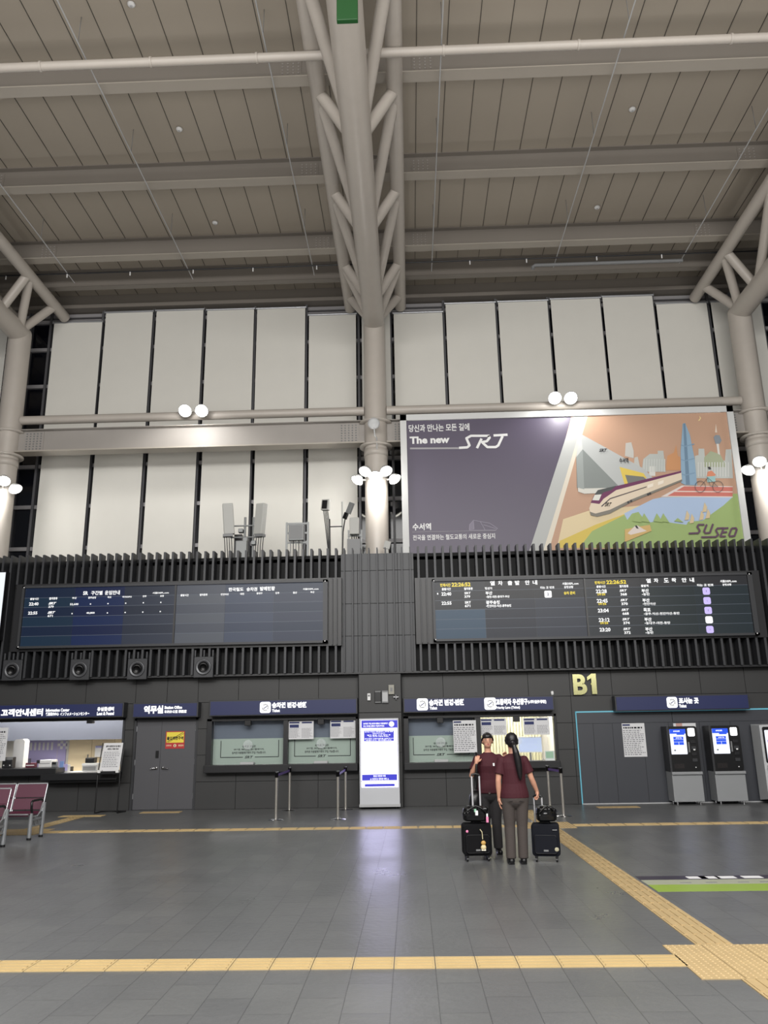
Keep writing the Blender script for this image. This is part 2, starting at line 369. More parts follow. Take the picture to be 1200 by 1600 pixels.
# blinds
def blind(x0, x1, ytop, ybot, lab, grp, sag=0):
    B = 22.2; X0 = P(x0, ytop, B).x; X1 = P(x1, ytop, B).x; z1 = P((x0+x1)/2, ytop, B).z; z0 = ybot
    r = thing('roller_blind', lab, 'blind', ((X0+X1)/2, B, z0), grp)
    m = MB(); n = 10; k = 8; vs = []
    for j in range(k+1):
        for i in range(n+1):
            u = i/n; v = j/k; vs.append((X0+(X1-X0)*u, B+.012*math.sin(math.pi*u)*math.sin(3*v+X0)+sag*.02*math.sin(2*math.pi*u), z0+(z1-z0)*v))
    fs = [(j*(n+1)+i, j*(n+1)+i+1, (j+1)*(n+1)+i+1, (j+1)*(n+1)+i) for j in range(k) for i in range(n)]
    m.add(vs, fs, M_BLIND, True); m.build('fabric', r)
    MB().tube((X0-.03, B, z1+.02), (X1+.03, B, z1+.02), .035, M_ALU, n=10).build('roller_tube', r)
    MB().box(X0, X1, B-.012, B+.012, z0-.03, z0, M_ALU).build('bottom_rail', r)
    for X in (X0-.035, X1+.035): MB().box(X-.006, X+.006, B-.04, GY+.02, z1-.03, z1+.07, M_ALU).build('bracket', r)
zb = P(300, 648, 22.2).z-.55
ORD = ['first', 'second', 'third', 'fourth', 'fifth', 'sixth', 'seventh', 'eighth']
ups_l = [(85, 160, 504), (166, 239, 488), (245, 318, 485), (324, 397, 484), (402, 477, 482), (483, 556, 492)]
for i, (a, b, y) in enumerate(ups_l): blind(a, b, y, zb, 'pale roller blind, %s from the left steel column in the upper window row' % ORD[i], 'roller blinds on the upper window row')
blind(565, 609, 489, zb, 'pale roller blind half hidden behind the middle steel column', 'roller blinds on the upper window row')
ups_r = [(615, 691, 489), (696, 773, 474), (778, 855, 471), (860, 937, 467), (941, 1019, 463), (1025, 1104, 474), (1110, 1188, 471)]
for i, (a, b, y) in enumerate(ups_r): blind(a, b, y, zb, 'pale roller blind, %s to the right of the middle steel column, above the billboard' % ORD[i], 'roller blinds on the upper window row')
blind(-60, 13, 514, zb, 'pale roller blind cut off by the photo edge, left of the left steel column', 'roller blinds on the upper window row')
lows = [(68, 143), (150, 225), (233, 308), (317, 392), (399, 474), (482, 558)]
for i, (a, b) in enumerate(lows): blind(a, b, 690, 5.8, 'pale roller blind, %s from the left steel column in the lower window row' % ORD[i], 'roller blinds on the lower window row')
# ================================================================== ROOF STEEL
ordp = ['closest to the camera', 'second from the camera', 'second from the window wall', 'closest to the window wall']
def ibeam(mb, x0, x1, y, z, h, wd, t, m):
    mb.box(x0, x1, y-wd/2, y+wd/2, z, z+t, M_FLANGE_LIT if h > .4 and m is M_PURLIN and wd > .25 else m); mb.box(x0, x1, y-.012, y+.012, z+t, z+h-t, m); mb.box(x0, x1, y-wd/2, y+wd/2, z+h-t, z+h, m)
for i, y in enumerate((10.35, 13.45, 16.5, 19.5)):
    r = thing('roof_beam', 'grey painted steel roof beam running across under the ceiling, the one %s' % ordp[i], 'beam', (0, y, 14.5), 'roof beams across the ceiling')
    m = MB(); ibeam(m, -20, 20, y, 14.5, .55, .28, .025, M_PURLIN); m.build('beam', r)
    for cx in CXS:
        for sgn in (-1, 1):
            X = cx+sgn*1.35; b_ = MB().box(X-.22, X+.22, y-.025, y-.012, 14.56, 14.98, M_PURLIN)
            for u in range(4):
                for v in range(5): xx = X-.17+u*.11; zz = 14.6+v*.08; b_.box(xx-.015, xx+.015, y-.04, y-.025, zz-.012, zz+.012, M_STEELB)
            b_.build('splice_plate', r)
m = MB(); ibeam(m, -20, 20, 20.95, 14.48, .57, .2, .02, M_PURLIN); tag(m.build('eaves_beam'), 'shallow dark grey eaves beam above the top of the blinds', 'beam')
m = MB().tube((-20, 12.22, 13.9), (20, 12.22, 13.9), .085, M_STEEL)
for x in (-6.7, -4.6, -2.6, .9, 3.4, 6.2): m.tube((x-.02, 12.22, 13.9), (x+.02, 12.22, 13.9), .1, M_STEEL)
tag(m.build('roof_pipe'), 'long light grey round pipe crossing under the roof in front of the beams', 'pipe')
rl = [('left edge', -9.5), ('midway between the left and middle columns', -6.03), ('left of the middle truss', -2.49), ('right of the middle truss', .89), ('right side over the billboard middle', 4.38), ('right, near the right truss', 7.95)]
for nm, x in rl:
    m = MB().tube((x, 6, 14.4), (x, 20.5, 14.4), .014, M_LGREY, n=8)
    for y in (9.5, 12.2, 15.2, 18.3): m.tube((x, y, 14.4), (x, y+.03, 15.04), .007, M_GREY, n=6)
    tag(m.build('tie_rod'), 'thin grey rod under the roof, %s' % nm, 'rod', 'thin rods under the roof')
# conduit with sprinklers
m = MB().tube((-14, 19.95, 14.36), (14, 19.95, 14.36), .022, M_DARK, n=8); cn = tag(m.build('sprinkler_pipe'), 'thin dark sprinkler pipe running along the eaves above the blinds', 'pipe')
for x in (12, 107, 205, 303, 396, 495, 733, 821, 930, 1031):
    X = P(x, 412-(x/1200)*42, 19.95).x; MB().tube((X, 19.95, 14.35), (X, 19.95, 14.24), .018, M_WHITE, n=8).build('sprinkler_head', cn)
m = MB(); X0 = F(835, 404, 14.3).x; X1 = F(1075, 392, 14.3).x
m.path([(X0, 20.2, 14.18), (X0, 20.2, 14.25), (X0+.06, 20.2, 14.3), (X1, 20.2, 14.3)], .05, M_GREY, n=10)
tag(m.build('drain_pipe'), 'short grey pipe with a bent end under the eaves right of the middle truss', 'pipe')
for i, (x, y, lab) in enumerate(((205, 8, 'top left of the roof'), (280, 203, 'middle of the left roof panels'), (336, 349, 'left roof panels closest to the windows'), (988, 172, 'middle of the right roof panels'), (933, 325, 'right roof panels closest to the windows'))):
    p = F(x, y, 15.0); r = thing('smoke_detector', 'small round white detector on the ceiling, %s' % lab, 'detector', (p.x, p.y, 14.98), 'ceiling detectors')
    MB().lathe([(0, 0), (.055, .005), (.075, .03), (.075, .055), (0, .055)], (p.x, p.y, 14.98), (0, 0, 1), M_WHITE, 16).build('housing', r)
    MB().lathe([(0, -.02), (.02, -.015), (.025, .01)], (p.x, p.y, 14.98), (0, 0, 1), M_LGREY, 10).build('sensor', r)
# trusses and columns
SN = (7.3, 10.35, 13.4, 16.5, 19.6, 21.35)
def truss(cx, which):
    r = thing('roof_truss', 'triangular truss of round grey tubes carried by the %s column' % which, 'truss', (cx, CY, 13.0), 'tubular roof trusses')
    zs, zm = 14.17, 13.05
    MB().tube((cx, 3, zm), (cx, CY+.1, zm), .295, M_STEEL, n=32).build('main_chord', r)
    for s_ in (-1, 1): MB().tube((cx+s_*.77, 3, zs), (cx+s_*.77, 22.05, zs), .165, M_STEEL, n=24).build('side_chord', r)
    for s_ in (-1, 1):
        for i, y in enumerate(SN):
            ym = min(y, CY-.2)
            MB().tube((cx+s_*.77, y, zs), (cx+s_*.12, ym, zm+.05), .125, M_STEEL, n=16).build('strut', r)
            y2 = SN[i+1]-.25 if i+1 < len(SN) else None
            if y2: MB().tube((cx+s_*.77, y+.12, zs), (cx+s_*.12, min(y2, CY-.3), zm+.05), .12, M_STEEL, n=16).build('brace', r)
def column(cx, which):
    r = thing('steel_column', 'round grey painted steel column rising behind the fins, %s' % which, 'column', (cx, CY, 5.78), 'round steel columns')
    MB().tube((cx, CY, 5.78), (cx, CY, 13.0), .315, M_STEEL, n=40, caps=True).build('shaft', r)
    zt = P(587, 662, CY).z; zbm = P(587, 699, CY).z
    for z in (zt, zbm):
        MB().lathe([(.315, -.02), (.45, -.02), (.45, .02), (.315, .02)], (cx, CY, z), (0, 0, 1), M_STEEL, 40).build('collar', r)
    MB().lathe([(.315, -.1), (.335, -.1), (.335, .1), (.315, .1)], (cx, CY, zbm-.2), (0, 0, 1), M_STEEL, 40).build('band', r)
for cx, n_ in zip(CXS, ('left', 'middle', 'right')): truss(cx, n_); column(cx, {'left': 'at the left edge of the photo', 'middle': 'in the middle of the photo', 'right': 'right of the billboard'}[n_])
# beams between columns
zc = P(300, 650, CY).z; zt = P(300, 667, CY).z; zb_ = P(300, 701, CY).z
for i, (a, b, lab) in enumerate(((CXS[0], CXS[1], 'between left and middle columns'), (CXS[1], CXS[2], 'behind the top of the billboard'))):
    m = MB().tube((a+.315, CY, zc), (b-.315, CY, zc), .125, M_STEEL, n=24); tag(m.build('wind_tube'), 'round grey steel tube above the wide beam, %s' % lab, 'tube')
    r = thing('wall_girder', 'wide flat grey girder with bolted ends, %s' % lab, 'beam', ((a+b)/2, CY, zb_), 'girders between columns')
    m = MB(); m.box(a+.3, b-.3, CY-.2, CY+.2, zb_-.03, zb_+.01, M_FLANGE_LIT); m.box(a+.3, b-.3, CY-.17, CY+.17, zt-.02, zt, M_STEELB); m.box(a+.3, b-.3, CY-.02, CY+.02, zb_, zt, M_STEELB); m.build('girder', r)
    for X in (a+.75, b-.75):
        m = MB().box(X-.28, X+.28, CY-.04, CY-.02, zb_+.05, zt-.05, M_STEELB)
        for u in range(5):
            for v in range(7): xx = X-.2+u*.1; zz = zb_+.1+v*(zt-zb_-.2)/6; m.box(xx-.018, xx+.018, CY-.06, CY-.04, zz-.014, zz+.014, M_GREY)
        m.build('bolted_plate', r)
for X, lab in ((CXS[0]-3.2, 'left of the left column'), (CXS[2]+2.2, 'right of the right column')):
    m = MB().box(X-2 if X < 0 else CXS[2]+.3, CXS[0]-.3 if X < 0 else X+2, CY-.15, CY+.15, zb_, zt, M_STEELB); tag(m.build('wall_girder'), 'stub of grey steel girder %s' % lab, 'beam')
# ================================================================== BILLBOARD
BY = 20.45
bx0, bx1 = P(626, 700, BY).x, P(1151, 690, BY).x
bz0 = 5.78; bz1 = P(885, 642, BY).z
bb = thing('billboard', 'huge purple and orange billboard with a train drawing, standing on the finned wall', 'billboard', ((bx0+bx1)/2, BY, bz0))
fw = .17; M_BBF = mat('billboard_frame', (196, 197, 196), .5)
m = MB(); m.box(bx0, bx1, BY-.05, BY+.3, bz1-fw, bz1, M_BBF); m.box(bx0, bx1, BY-.05, BY+.3, bz0, bz0+.05, M_BBF)
m.box(bx0, bx0+fw, BY-.05, BY+.3, bz0, bz1, M_BBF); m.box(bx1-fw, bx1, BY-.05, BY+.3, bz0, bz1, M_BBF); m.build('frame', bb)
MB().box(bx0+fw, bx1-fw, BY, BY+.25, bz0+.02, bz1-fw, mat('poster_purple', (74, 66, 86), .42)).build('panel', bb)
m = MB()
for x in (bx0+1, 0.5*(bx0+bx1), bx1-1): m.box(x-.05, x+.05, BY+.25, CY+.6, bz0, bz1-1.0, M_STEELB)
m.build('rear_prop', bb)
LY = [0]
def poly(pts, c, lay, rough=.55, nm=None, off=0):
    """printed flat shape; pts are corners of the drawing in photo pixels, laid on the poster plane"""
    LY[0] += 1; Y = BY-.004-.0005*LY[0]; q = [P(a, b, BY) for a, b in pts]
    q = [(v.x, v.z) for v in q]
    for ax, lim, sg in ((0, bx0+fw, 1), (0, bx1-fw, -1), (1, bz0+.05, 1), (1, bz1-fw, -1)):      # keep inside the frame
        o_ = []
        for i in range(len(q)):
            a, b = q[i-1], q[i]; ia = (a[ax]-lim)*sg >= 0; ib = (b[ax]-lim)*sg >= 0
            if ia != ib: t = (lim-a[ax])/(b[ax]-a[ax]); o_.append((a[0]+(b[0]-a[0])*t, a[1]+(b[1]-a[1])*t))
            if ib: o_.append(b)
        q = o_
    mm = mat('ink_%d_%d_%d' % c, c, rough); v3 = [Vector((a, Y, b)) for a, b in q]
    for t in tessellate_polygon([[Vector((a, b, 0)) for a, b in q]]):
        a, b, c_ = [v3[i] for i in t]
        if (b-a).cross(c_-a).y > 0: b, c_ = c_, b
        art.add([a, b, c_], [(0, 1, 2)], mm)
def c2(pts): return [(880+a/4, 630+b/4) for a, b in pts]
def c1(pts): return [(620+a/4.138, 640+b/4.138) for a, b in pts]
def pstroke(mb, pts, wpx, lay, m_):
    q = [P(a, b, BY) for a, b in pts]; mb.stroke([(v.x, v.z) for v in q], wpx*.0167, BY-(.0075 if lay == 3 else .055), m_)
art = MB()
poly([(898, 630), (835, 870), (1250, 870), (1250, 630)], (184, 148, 124), 1)                       # orange sky
poly([(898, 640), (916, 640), (846, 870), (824, 870)], (176, 178, 176), 2)                      # grey slash
poly([(916, 640), (921, 640), (857, 862), (846, 870)], (214, 206, 190), 2)
poly(c2([(0, 725), (160, 672), (480, 640), (560, 620), (250, 870), (-40, 905)]), (214, 196, 158), 3)   # track bed
poly(c2([(-40, 905), (-20, 860), (200, 760), (420, 680), (560, 760), (540, 905)]), (206, 182, 84), 3)
poly(c2([(180, 800), (400, 690), (600, 590), (1200, 560), (1200, 905), (100, 905)]), (150, 172, 108), 3)
poly(c2([(380, 690), (560, 600), (620, 588), (1060, 585), (1000, 640), (930, 690), (870, 735), (780, 740), (770, 760), (690, 750), (600, 735), (545, 745), (500, 720), (470, 680), (430, 690), (400, 730)]), (166, 186, 214), 4)
poly(c2([(610, 585), (740, 515), (1058, 520), (1058, 590)]), (214, 204, 200), 5)
poly(c2([(650, 580), (755, 520), (1058, 525), (1058, 583)]), (196, 112, 100), 6)
poly(c2([(690, 555), (700, 548), (1058, 552), (1058, 558)]), (222, 205, 196), 7)
for q, cc in (([(385, 330), (390, 250), (425, 245), (440, 300), (440, 345)], (188, 186, 180)), ([(440, 400), (445, 340), (465, 335), (480, 400)], (184, 184, 178)),
              ([(490, 430), (500, 350), (540, 318), (590, 318), (590, 298), (625, 298), (640, 430)], (176, 180, 176)), ([(535, 455), (540, 395), (575, 395), (575, 455)], (206, 206, 200)),
              ([(820, 470), (822, 330), (845, 325), (845, 285), (880, 285), (885, 345), (1010, 360), (1015, 290), (1050, 288), (1060, 470)], (184, 188, 184)),
              ([(880, 340), (920, 300), (980, 320), (1010, 380), (1010, 400), (880, 400)], (160, 168, 140)),
              ([(640, 420), (650, 330), (690, 310), (705, 262), (715, 330), (735, 340), (735, 420)], (194, 140, 96))):
    poly(c2(q), cc, 4)
for i in range(9): x = 500+i*16; poly(c2([(x, 430), (x+2, 350), (x+8, 350), (x+7, 430)]), (190, 194, 190), 5)
for i in range(12): x = 840+i*17; poly(c2([(x, 460), (x, 370), (x+7, 370), (x+7, 460)]), (200, 202, 198), 5)
poly(c2([(735, 500), (732, 300), (745, 130), (760, 125), (790, 200), (820, 350), (835, 515), (760, 512)]), (136, 164, 186), 6)     # tall glass tower
poly(c2([(748, 130), (762, 128), (790, 510), (765, 510)]), (104, 130, 152), 7)
for yy in (260, 350, 440): poly(c2([(734, yy), (760, yy+8), (812+yy*.02, yy-6), (812+yy*.02, yy), (760, yy+15), (734, yy+6)]), (120, 148, 172), 8)
poly(c2([(955, 255), (970, 255), (978, 325), (964, 318)]), (210, 206, 200), 6); poly(c2([(938, 215), (950, 200), (975, 203), (988, 235), (975, 256), (950, 256)]), (130, 138, 146), 7)
poly(c2([(946, 185), (952, 130), (960, 185)]), (216, 200, 184), 7)
poly(c2([(848, 80), (860, 95), (850, 112), (840, 112), (852, 97)]), (226, 204, 150), 6)
poly(c2([(110, 195), (500, 410), (560, 470), (345, 520), (120, 290)]), (178, 181, 180), 6)          # station roof
poly(c2([(110, 195), (120, 290), (345, 520), (340, 555), (130, 555), (85, 530), (80, 340)]), (128, 134, 132), 7)
poly(c2([(110, 195), (120, 290), (80, 340), (85, 290)]), (196, 198, 196), 8)
poly(c2([(90, 525), (130, 535), (345, 530), (345, 560), (130, 568), (92, 555)]), (206, 204, 196), 8)
poly(c2([(80, 340), (120, 290), (130, 540), (90, 530)]), (148, 154, 152), 8)
poly(c2([(350, 400), (500, 440), (520, 470), (385, 520)]), (214, 188, 84), 8); poly(c2([(385, 450), (500, 462), (520, 480), (405, 510)]), (110, 112, 108), 9)
poly(c2([(160, 660), (190, 580), (260, 540), (735, 425), (740, 490), (420, 620), (290, 690), (210, 712), (170, 700)]), (216, 200, 178), 10)   # train
poly(c2([(190, 580), (230, 545), (330, 520), (735, 425), (735, 437), (330, 545), (250, 600), (225, 632), (170, 625)]), (104, 44, 84), 11)
poly(c2([(215, 545), (330, 518), (300, 545), (250, 560), (235, 575), (195, 572)]), (70, 74, 74), 12)
poly(c2([(195, 575), (238, 572), (222, 610), (180, 608)]), (214, 214, 206), 13)
poly(c2([(165, 680), (200, 692), (290, 668), (420, 605), (520, 565), (740, 478), (740, 490), (420, 622), (290, 692), (210, 712), (170, 702)]), (122, 118, 108), 11)
poly(c2([(235, 645), (290, 596), (520, 522), (518, 528), (292, 602), (240, 650)]), (60, 50, 56), 12)
for x, y in ((405, 622), (422, 614), (528, 572), (540, 567)): poly(c2([(x+8*math.cos(t*.785), y+8*math.sin(t*.785)) for t in range(8)][::-1]), (50, 50, 52), 12)
for x in (525, 590): poly(c2([(x, 535-(x-525)*.3), (x+35, 522-(x-525)*.3), (x+35, 502-(x-525)*.3), (x, 514-(x-525)*.3)]), (232, 222, 206), 12)
poly(c2([(383, 790), (540, 762), (550, 800), (383, 870)]), (200, 168, 106), 10); poly(c2([(445, 770), (460, 765), (500, 790), (520, 800), (420, 825), (400, 815)]), (216, 204, 196), 11); poly(c2([(445, 768), (458, 766), (470, 788), (455, 784)]), (40, 40, 44), 12)
for x, y in ((770, 700), (800, 720), (860, 700), (880, 650), (900, 690)): poly(c2([(x, y-28), (x+16, y), (x+12, y+30), (x-14, y+34)]), (206, 186, 150), 9)
for x in (430, 560, 690, 600, 480): poly(c2([(x, 740), (x+22, 690 if x != 690 else 720), (x+60, 748)]), (150, 172, 108), 8)
poly(c2([(900, 430), (925, 425), (950, 450), (940, 460), (905, 462), (890, 480)]), (208, 134, 104), 13); poly(c2([(898, 402), (914, 400), (922, 414), (908, 418)]), (50, 46, 52), 13); poly(c2([(892, 462), (945, 458), (948, 492), (898, 498)]), (150, 190, 190), 13)
for cx_ in (852, 962): pstroke(art, c2([(cx_+33*math.cos(t*.45), 525+35*math.sin(t*.45)) for t in range(15)]), .7, 13, mat('ink_bike', (70, 76, 80), .6))
pstroke(art, c2([(852, 525), (900, 470), (962, 525), (915, 520), (895, 465)]), .6, 13, mat('ink_bike', (70, 76, 80), .6))
art.build('station_drawing', bb)
M_BBT = mat('poster_lettering', (222, 222, 222), .5); M_BBP = mat('poster_plum_lettering', (92, 62, 86), .5)
lt = MB(); L3 = BY-.006
TP(lt, '당신과 만나는 모든 길에', (638.6, 662.5, 733.5, 674), L3, M_BBT, bold=.02)
TP(lt, 'The new', (640, 681.5, 702.5, 693), L3, M_BBT, bold=.045)
pstroke(lt, c1([(600, 170), (480, 170), (450, 186), (470, 232), (455, 245), (402, 248)]), 4, 3, M_BBT)
pstroke(lt, c1([(402, 250), (85, 252)]), 3.0, 3, mat('poster_grey_rule', (150, 148, 152), .5))
for q in ([(518, 250), (548, 188)], [(590, 170), (600, 182), (582, 205), (545, 212)], [(552, 212), (585, 243), (640, 243), (656, 232), (684, 172)], [(716, 163), (625, 168)]): pstroke(lt, c1(q), 4, 3, M_BBT)
TP(lt, '수서역', (644.5, 817.5, 673.5, 828.5), L3, M_BBT, bold=.03)
TP(lt, '전국을 연결하는 철도교통의 새로운 중심지', (645, 834.5, 773.5, 843), L3, M_BBT, bold=.015)
pstroke(lt, c1([(100, 792), (640, 782)]), .5, 3, mat('poster_grey_rule', (150, 148, 152), .5))
lt.build('lettering', bb)
sk = MB(); M_SK = mat('poster_sketch', (140, 134, 150), .5)
for q in ([(468, 780), (470, 745), (495, 716), (600, 735), (650, 768), (640, 780), (468, 780)], [(495, 716), (500, 775)], [(540, 725), (560, 760), (570, 778)], [(560, 745), (640, 770)]): pstroke(sk, c1(q), .8, 3, M_SK)
for q in ([(470, 745), (495, 716), (500, 775), (468, 780)],): sk.add([(v.x, BY-.005, v.z) for v in [P(a, b, BY) for a, b in c1(q)]], [(0, 1, 2, 3)], mat('poster_sketch_fill', (118, 112, 128), .5))
sk.build('station_sketch', bb)
lg = MB()
for q in ([(878, 762), (842, 762), (834, 775), (850, 800), (840, 814), (780, 817)], [(893, 760), (876, 803), (884, 815), (912, 812), (932, 757)], [(1000, 783), (960, 785), (950, 797), (965, 825), (950, 838), (858, 840)],
          [(1028, 783), (998, 785), (978, 835), (1012, 835)], [(988, 810), (1020, 808)], [(1048, 785), (1074, 783), (1080, 792), (1066, 832), (1038, 835), (1032, 825), (1048, 785)]): pstroke(lg, c2(q), 2.8, 15, M_BBP)
lg.build('station_logo', bb)
sm_ = MB(); T(sm_, 'SRT', rect(936, 702, 947, 707, BY), BY-.055, M_INKD, bold=.03, shear=.4); T(sm_, '수서역', rect(967, 716, 981, 725, BY), BY-.055, M_INKD, bold=.02); T(sm_, 'SRT', rect(945, 786, 954, 792, BY), BY-.055, M_INKD, bold=.02, shear=.5)
sm_.build('drawn_lettering', bb)
# ================================================================== DISPLAY BOARDS
SY = 18.86
def board(name, label, O, split, tints):
    x0, x1, z0, z1 = O; r = thing(name, label, 'display board', ((x0+x1)/2, SY, z0), 'train display boards')
    hx = HL if x0 < -5 else HR
    m = MB(); m.box(hx[0], hx[1], SY+.12, WY, hx[2], hx[3], M_DARK)
    side = (x1, hx[1]) if x0 < -5 else (hx[0], x0)
    for k in range(2): xx = side[0]+(k+1)*(side[1]-side[0])/3; m.box(xx-.01, xx+.01, SY+.06, SY+.12, hx[2]+.02, hx[3]-.02, M_FIN)
    m.build('housing', r)
    t = .055; m = MB(); m.box(x0, x1, SY, SY+.15, z1-t, z1, M_FIN); m.box(x0, x1, SY, SY+.15, z0, z0+t, M_FIN); m.box(x0, x0+t, SY, SY+.15, z0, z1, M_FIN); m.box(x1-t*2, x1, SY, SY+.15, z0, z1, M_FIN)
    for xx, zz in ((x0+.04, z0+.04), (x0+.04, z1-.04), (x1-.06, z0+.04), (x1-.06, z1-.04)): m.box(xx-.012, xx+.012, SY-.004, SY, zz-.012, zz+.012, M_WHITE)
    m.build('frame', r)
    halves = ((x0+t, split-.02), (split+.02, x1-2*t)); out = []
    for h, (a, b) in enumerate(halves):
        m = MB(); n = 0
        for i in range(3):
            for j in range(7):
                xa = a+(b-a)*i/3; xb = a+(b-a)*(i+1)/3; H7 = (z1-z0-2*t); hs = [0, .17, .335, .5, .665, .83, 1]
                if j == 6: break
                za = z0+t+H7*hs[j]; zb2 = z0+t+H7*hs[j+1]; cc = tints[h](i, j)
                m.box(xa+.003, xb-.003, SY+.05, SY+.07, za+.002, zb2-.002, mat('screen_%d_%d_%d' % cc, (6, 7, 9), .3, emit=cc, es=1, spec=.25))
        m.box(a, b, SY+.055, SY+.1, z0+t, z1-t, M_BLACK)
        for j in range(1, 6): z = z0+t+H7*hs[j]; m.box(a, b, SY+.047, SY+.05, z-.004, z+.004, mat('screen_rule', (30, 32, 38), .4, emit=(84, 92, 104), es=.8))
        s_ = m.build('screen', r); out.append(s_)
    MB().box(split-.02, split+.02, SY+.02, SY+.12, z0+t, z1-t, M_BLACK).build('divider', r)
    return r, out
def tl(i, j): return ((22, 34, 56), (20, 30, 62), (34, 40, 54))[i] if j % 2 else ((26, 44, 62), (24, 38, 74), (42, 48, 62))[i]
def tr(i, j): return ((66, 70, 80), (50, 58, 76), (46, 54, 70))[i] if j % 2 else ((76, 80, 88), (58, 66, 84), (52, 58, 74))[i]
def dl(i, j): return ((54, 74, 92) if j < 3 else (38, 40, 44)) if i == 0 else ((38, 41, 50) if j < 4 else (32, 33, 36)) if i == 1 else ((44, 48, 58) if j < 4 else (34, 35, 38))
def ar(i, j): return ((38, 42, 46), (36, 44, 46), (38, 46, 50))[i] if j < 5 else (44, 44, 46)
fb, fs_ = board('departure_board', 'wide dark fare display board with an empty right half', BL, P(272, 960, SY).x, (tl, tr))
tb, ts_ = board('departure_board', 'wide dark display board of train times with yellow clocks, below the billboard', BR_, P(917, 950, SY).x, (dl, ar))
M_TW = glow('screen_white', (255, 255, 255), 1.1); M_TY = glow('screen_yellow', (255, 226, 40), 1.0); M_TL = glow('screen_lilac', (206, 190, 255), 1.0); M_TD = mat('screen_badge_text', (60, 50, 90), .5)
TYY = SY+.044
def ca(pts): return [20+pts[0]/4.615, 900+pts[1]/4.615, 20+pts[2]/4.615, 900+pts[3]/4.615]
def cb(pts): return [265+pts[0]/4.286, 900+pts[1]/4.286, 265+pts[2]/4.286, 900+pts[3]/4.286]
def cc_(pts): return [660+pts[0]/4.615, 890+pts[1]/4.615, 660+pts[2]/4.615, 890+pts[3]/4.615]
def cd(pts): return [910+pts[0]/4.286, 890+pts[1]/4.286, 910+pts[2]/4.286, 890+pts[3]/4.286]
m = MB()
for s_, q in (('SR', (507, 110, 543, 137)), ('구간별', (565, 107, 647, 137)), ('운임안내', (664, 104, 772, 135)), ('서울DISPL.com', (1008, 114, 1125, 128)), ('출발시간', (125, 157, 187, 173)), ('열차종류', (262, 153, 322, 171)), ('부산', (428, 151, 460, 166)), ('광주송정', (543, 148, 600, 164)), ('목포', (683, 146, 711, 160)), ('여수EXPO', (790, 143, 858, 157)), ('진주', (936, 139, 964, 153)), ('포항', (1062, 137, 1090, 151)),
              ('22:40', (117, 190, 185, 213)), ('379', (257, 213, 295, 230)), ('52,600', (412, 196, 473, 213)), ('22:55', (110, 256, 177, 278)), ('671', (251, 279, 288, 296)), ('40,800', (530, 259, 590, 275))): TP(m, s_, ca(q), TYY, M_TW, bold=.03)
for q in ((260, 188, 310, 206), (254, 254, 302, 272)): TP(m, 'SRT', ca(q), TYY, M_TW, bold=.05, shear=.5)
for x, y in ((560, 202), (686, 199), (814, 196), (941, 193), (1067, 190), (427, 271), (682, 266), (810, 263), (937, 260), (1063, 256)): rbox(m, ca((x-4, y-4, x+4, y+4)), TYY, .002, M_TW)
m.build('lettering', fs_[0])
m = MB()
for s_, q in (('한국철도', (395, 77, 495, 102)), ('승차권', (515, 75, 587, 101)), ('발매현황', (605, 70, 706, 98)), ('서울DISPL.com', (892, 80, 998, 93)), ('출발시간', (73, 121, 128, 136)), ('열차종류', (201, 118, 254, 133)), ('천안아산', (342, 116, 396, 130)), ('대전', (473, 113, 499, 127)), ('동대구', (582, 109, 622, 123)), ('경주', (708, 107, 735, 121)), ('울산', (826, 104, 853, 118)), ('부산', (943, 101, 970, 115))): TP(m, s_, cb(q), TYY, M_TW, bold=.03)
m.build('lettering', fs_[1])
m = MB()
for s_, q, c_ in (('현재시간', (128, 100, 203, 123), M_TY), ('22:26:52', (210, 93, 347, 122), M_TY), ('열', (488, 82, 522, 114), M_TW), ('차', (545, 81, 578, 113), M_TW), ('출', (614, 80, 648, 112), M_TW), ('발', (667, 79, 701, 111), M_TW), ('안', (740, 77, 773, 109), M_TW), ('내', (795, 76, 828, 109), M_TW),
                  ('서울DISPL.com', (1008, 91, 1126, 110), M_TW), ('출발시간', (140, 131, 205, 150), M_TW), ('열차종류', (300, 128, 363, 147), M_TW), ('행선지', (450, 126, 502, 144), M_TW), ('타는 곳 번호', (850, 120, 952, 138), M_TW), ('운행상황', (1022, 117, 1088, 135), M_TW),
                  ('22:40', (137, 163, 208, 188), M_TW), ('SRT', (303, 161, 348, 178), M_TW), ('379', (303, 186, 345, 204), M_TW), ('부산', (455, 156, 504, 182), M_TW), ('•동탄-대전-동대구-부산', (460, 186, 628, 204), M_TW), ('승차 준비', (1020, 157, 1100, 180), M_TY),
                  ('22:55', (138, 230, 210, 254), M_TW), ('SRT', (306, 228, 350, 246), M_TW), ('671', (306, 252, 346, 271), M_TW), ('광주송정', (458, 223, 558, 249), M_TW), ('•천안아산-익산-광주송정', (460, 251, 640, 271), M_TW)): TP(m, s_, cc_(q), TYY, c_, bold=.03)
X0, X1, Z0, Z1 = rect(*cc_((880, 152, 932, 202)), TYY); m.add([(a, TYY, b) for a, b in roundrect(X0, X1, Z0, Z1, .03)], [tuple(range(24))], M_TW); T(m, '2', (X0+.06, X1-.06, Z0+.05, Z1-.05), TYY-.002, M_TD, bold=.03)
rbox(m, cc_((106, 168, 114, 180)), TYY, .002, M_TW)
m.build('lettering', ts_[0])
m = MB()
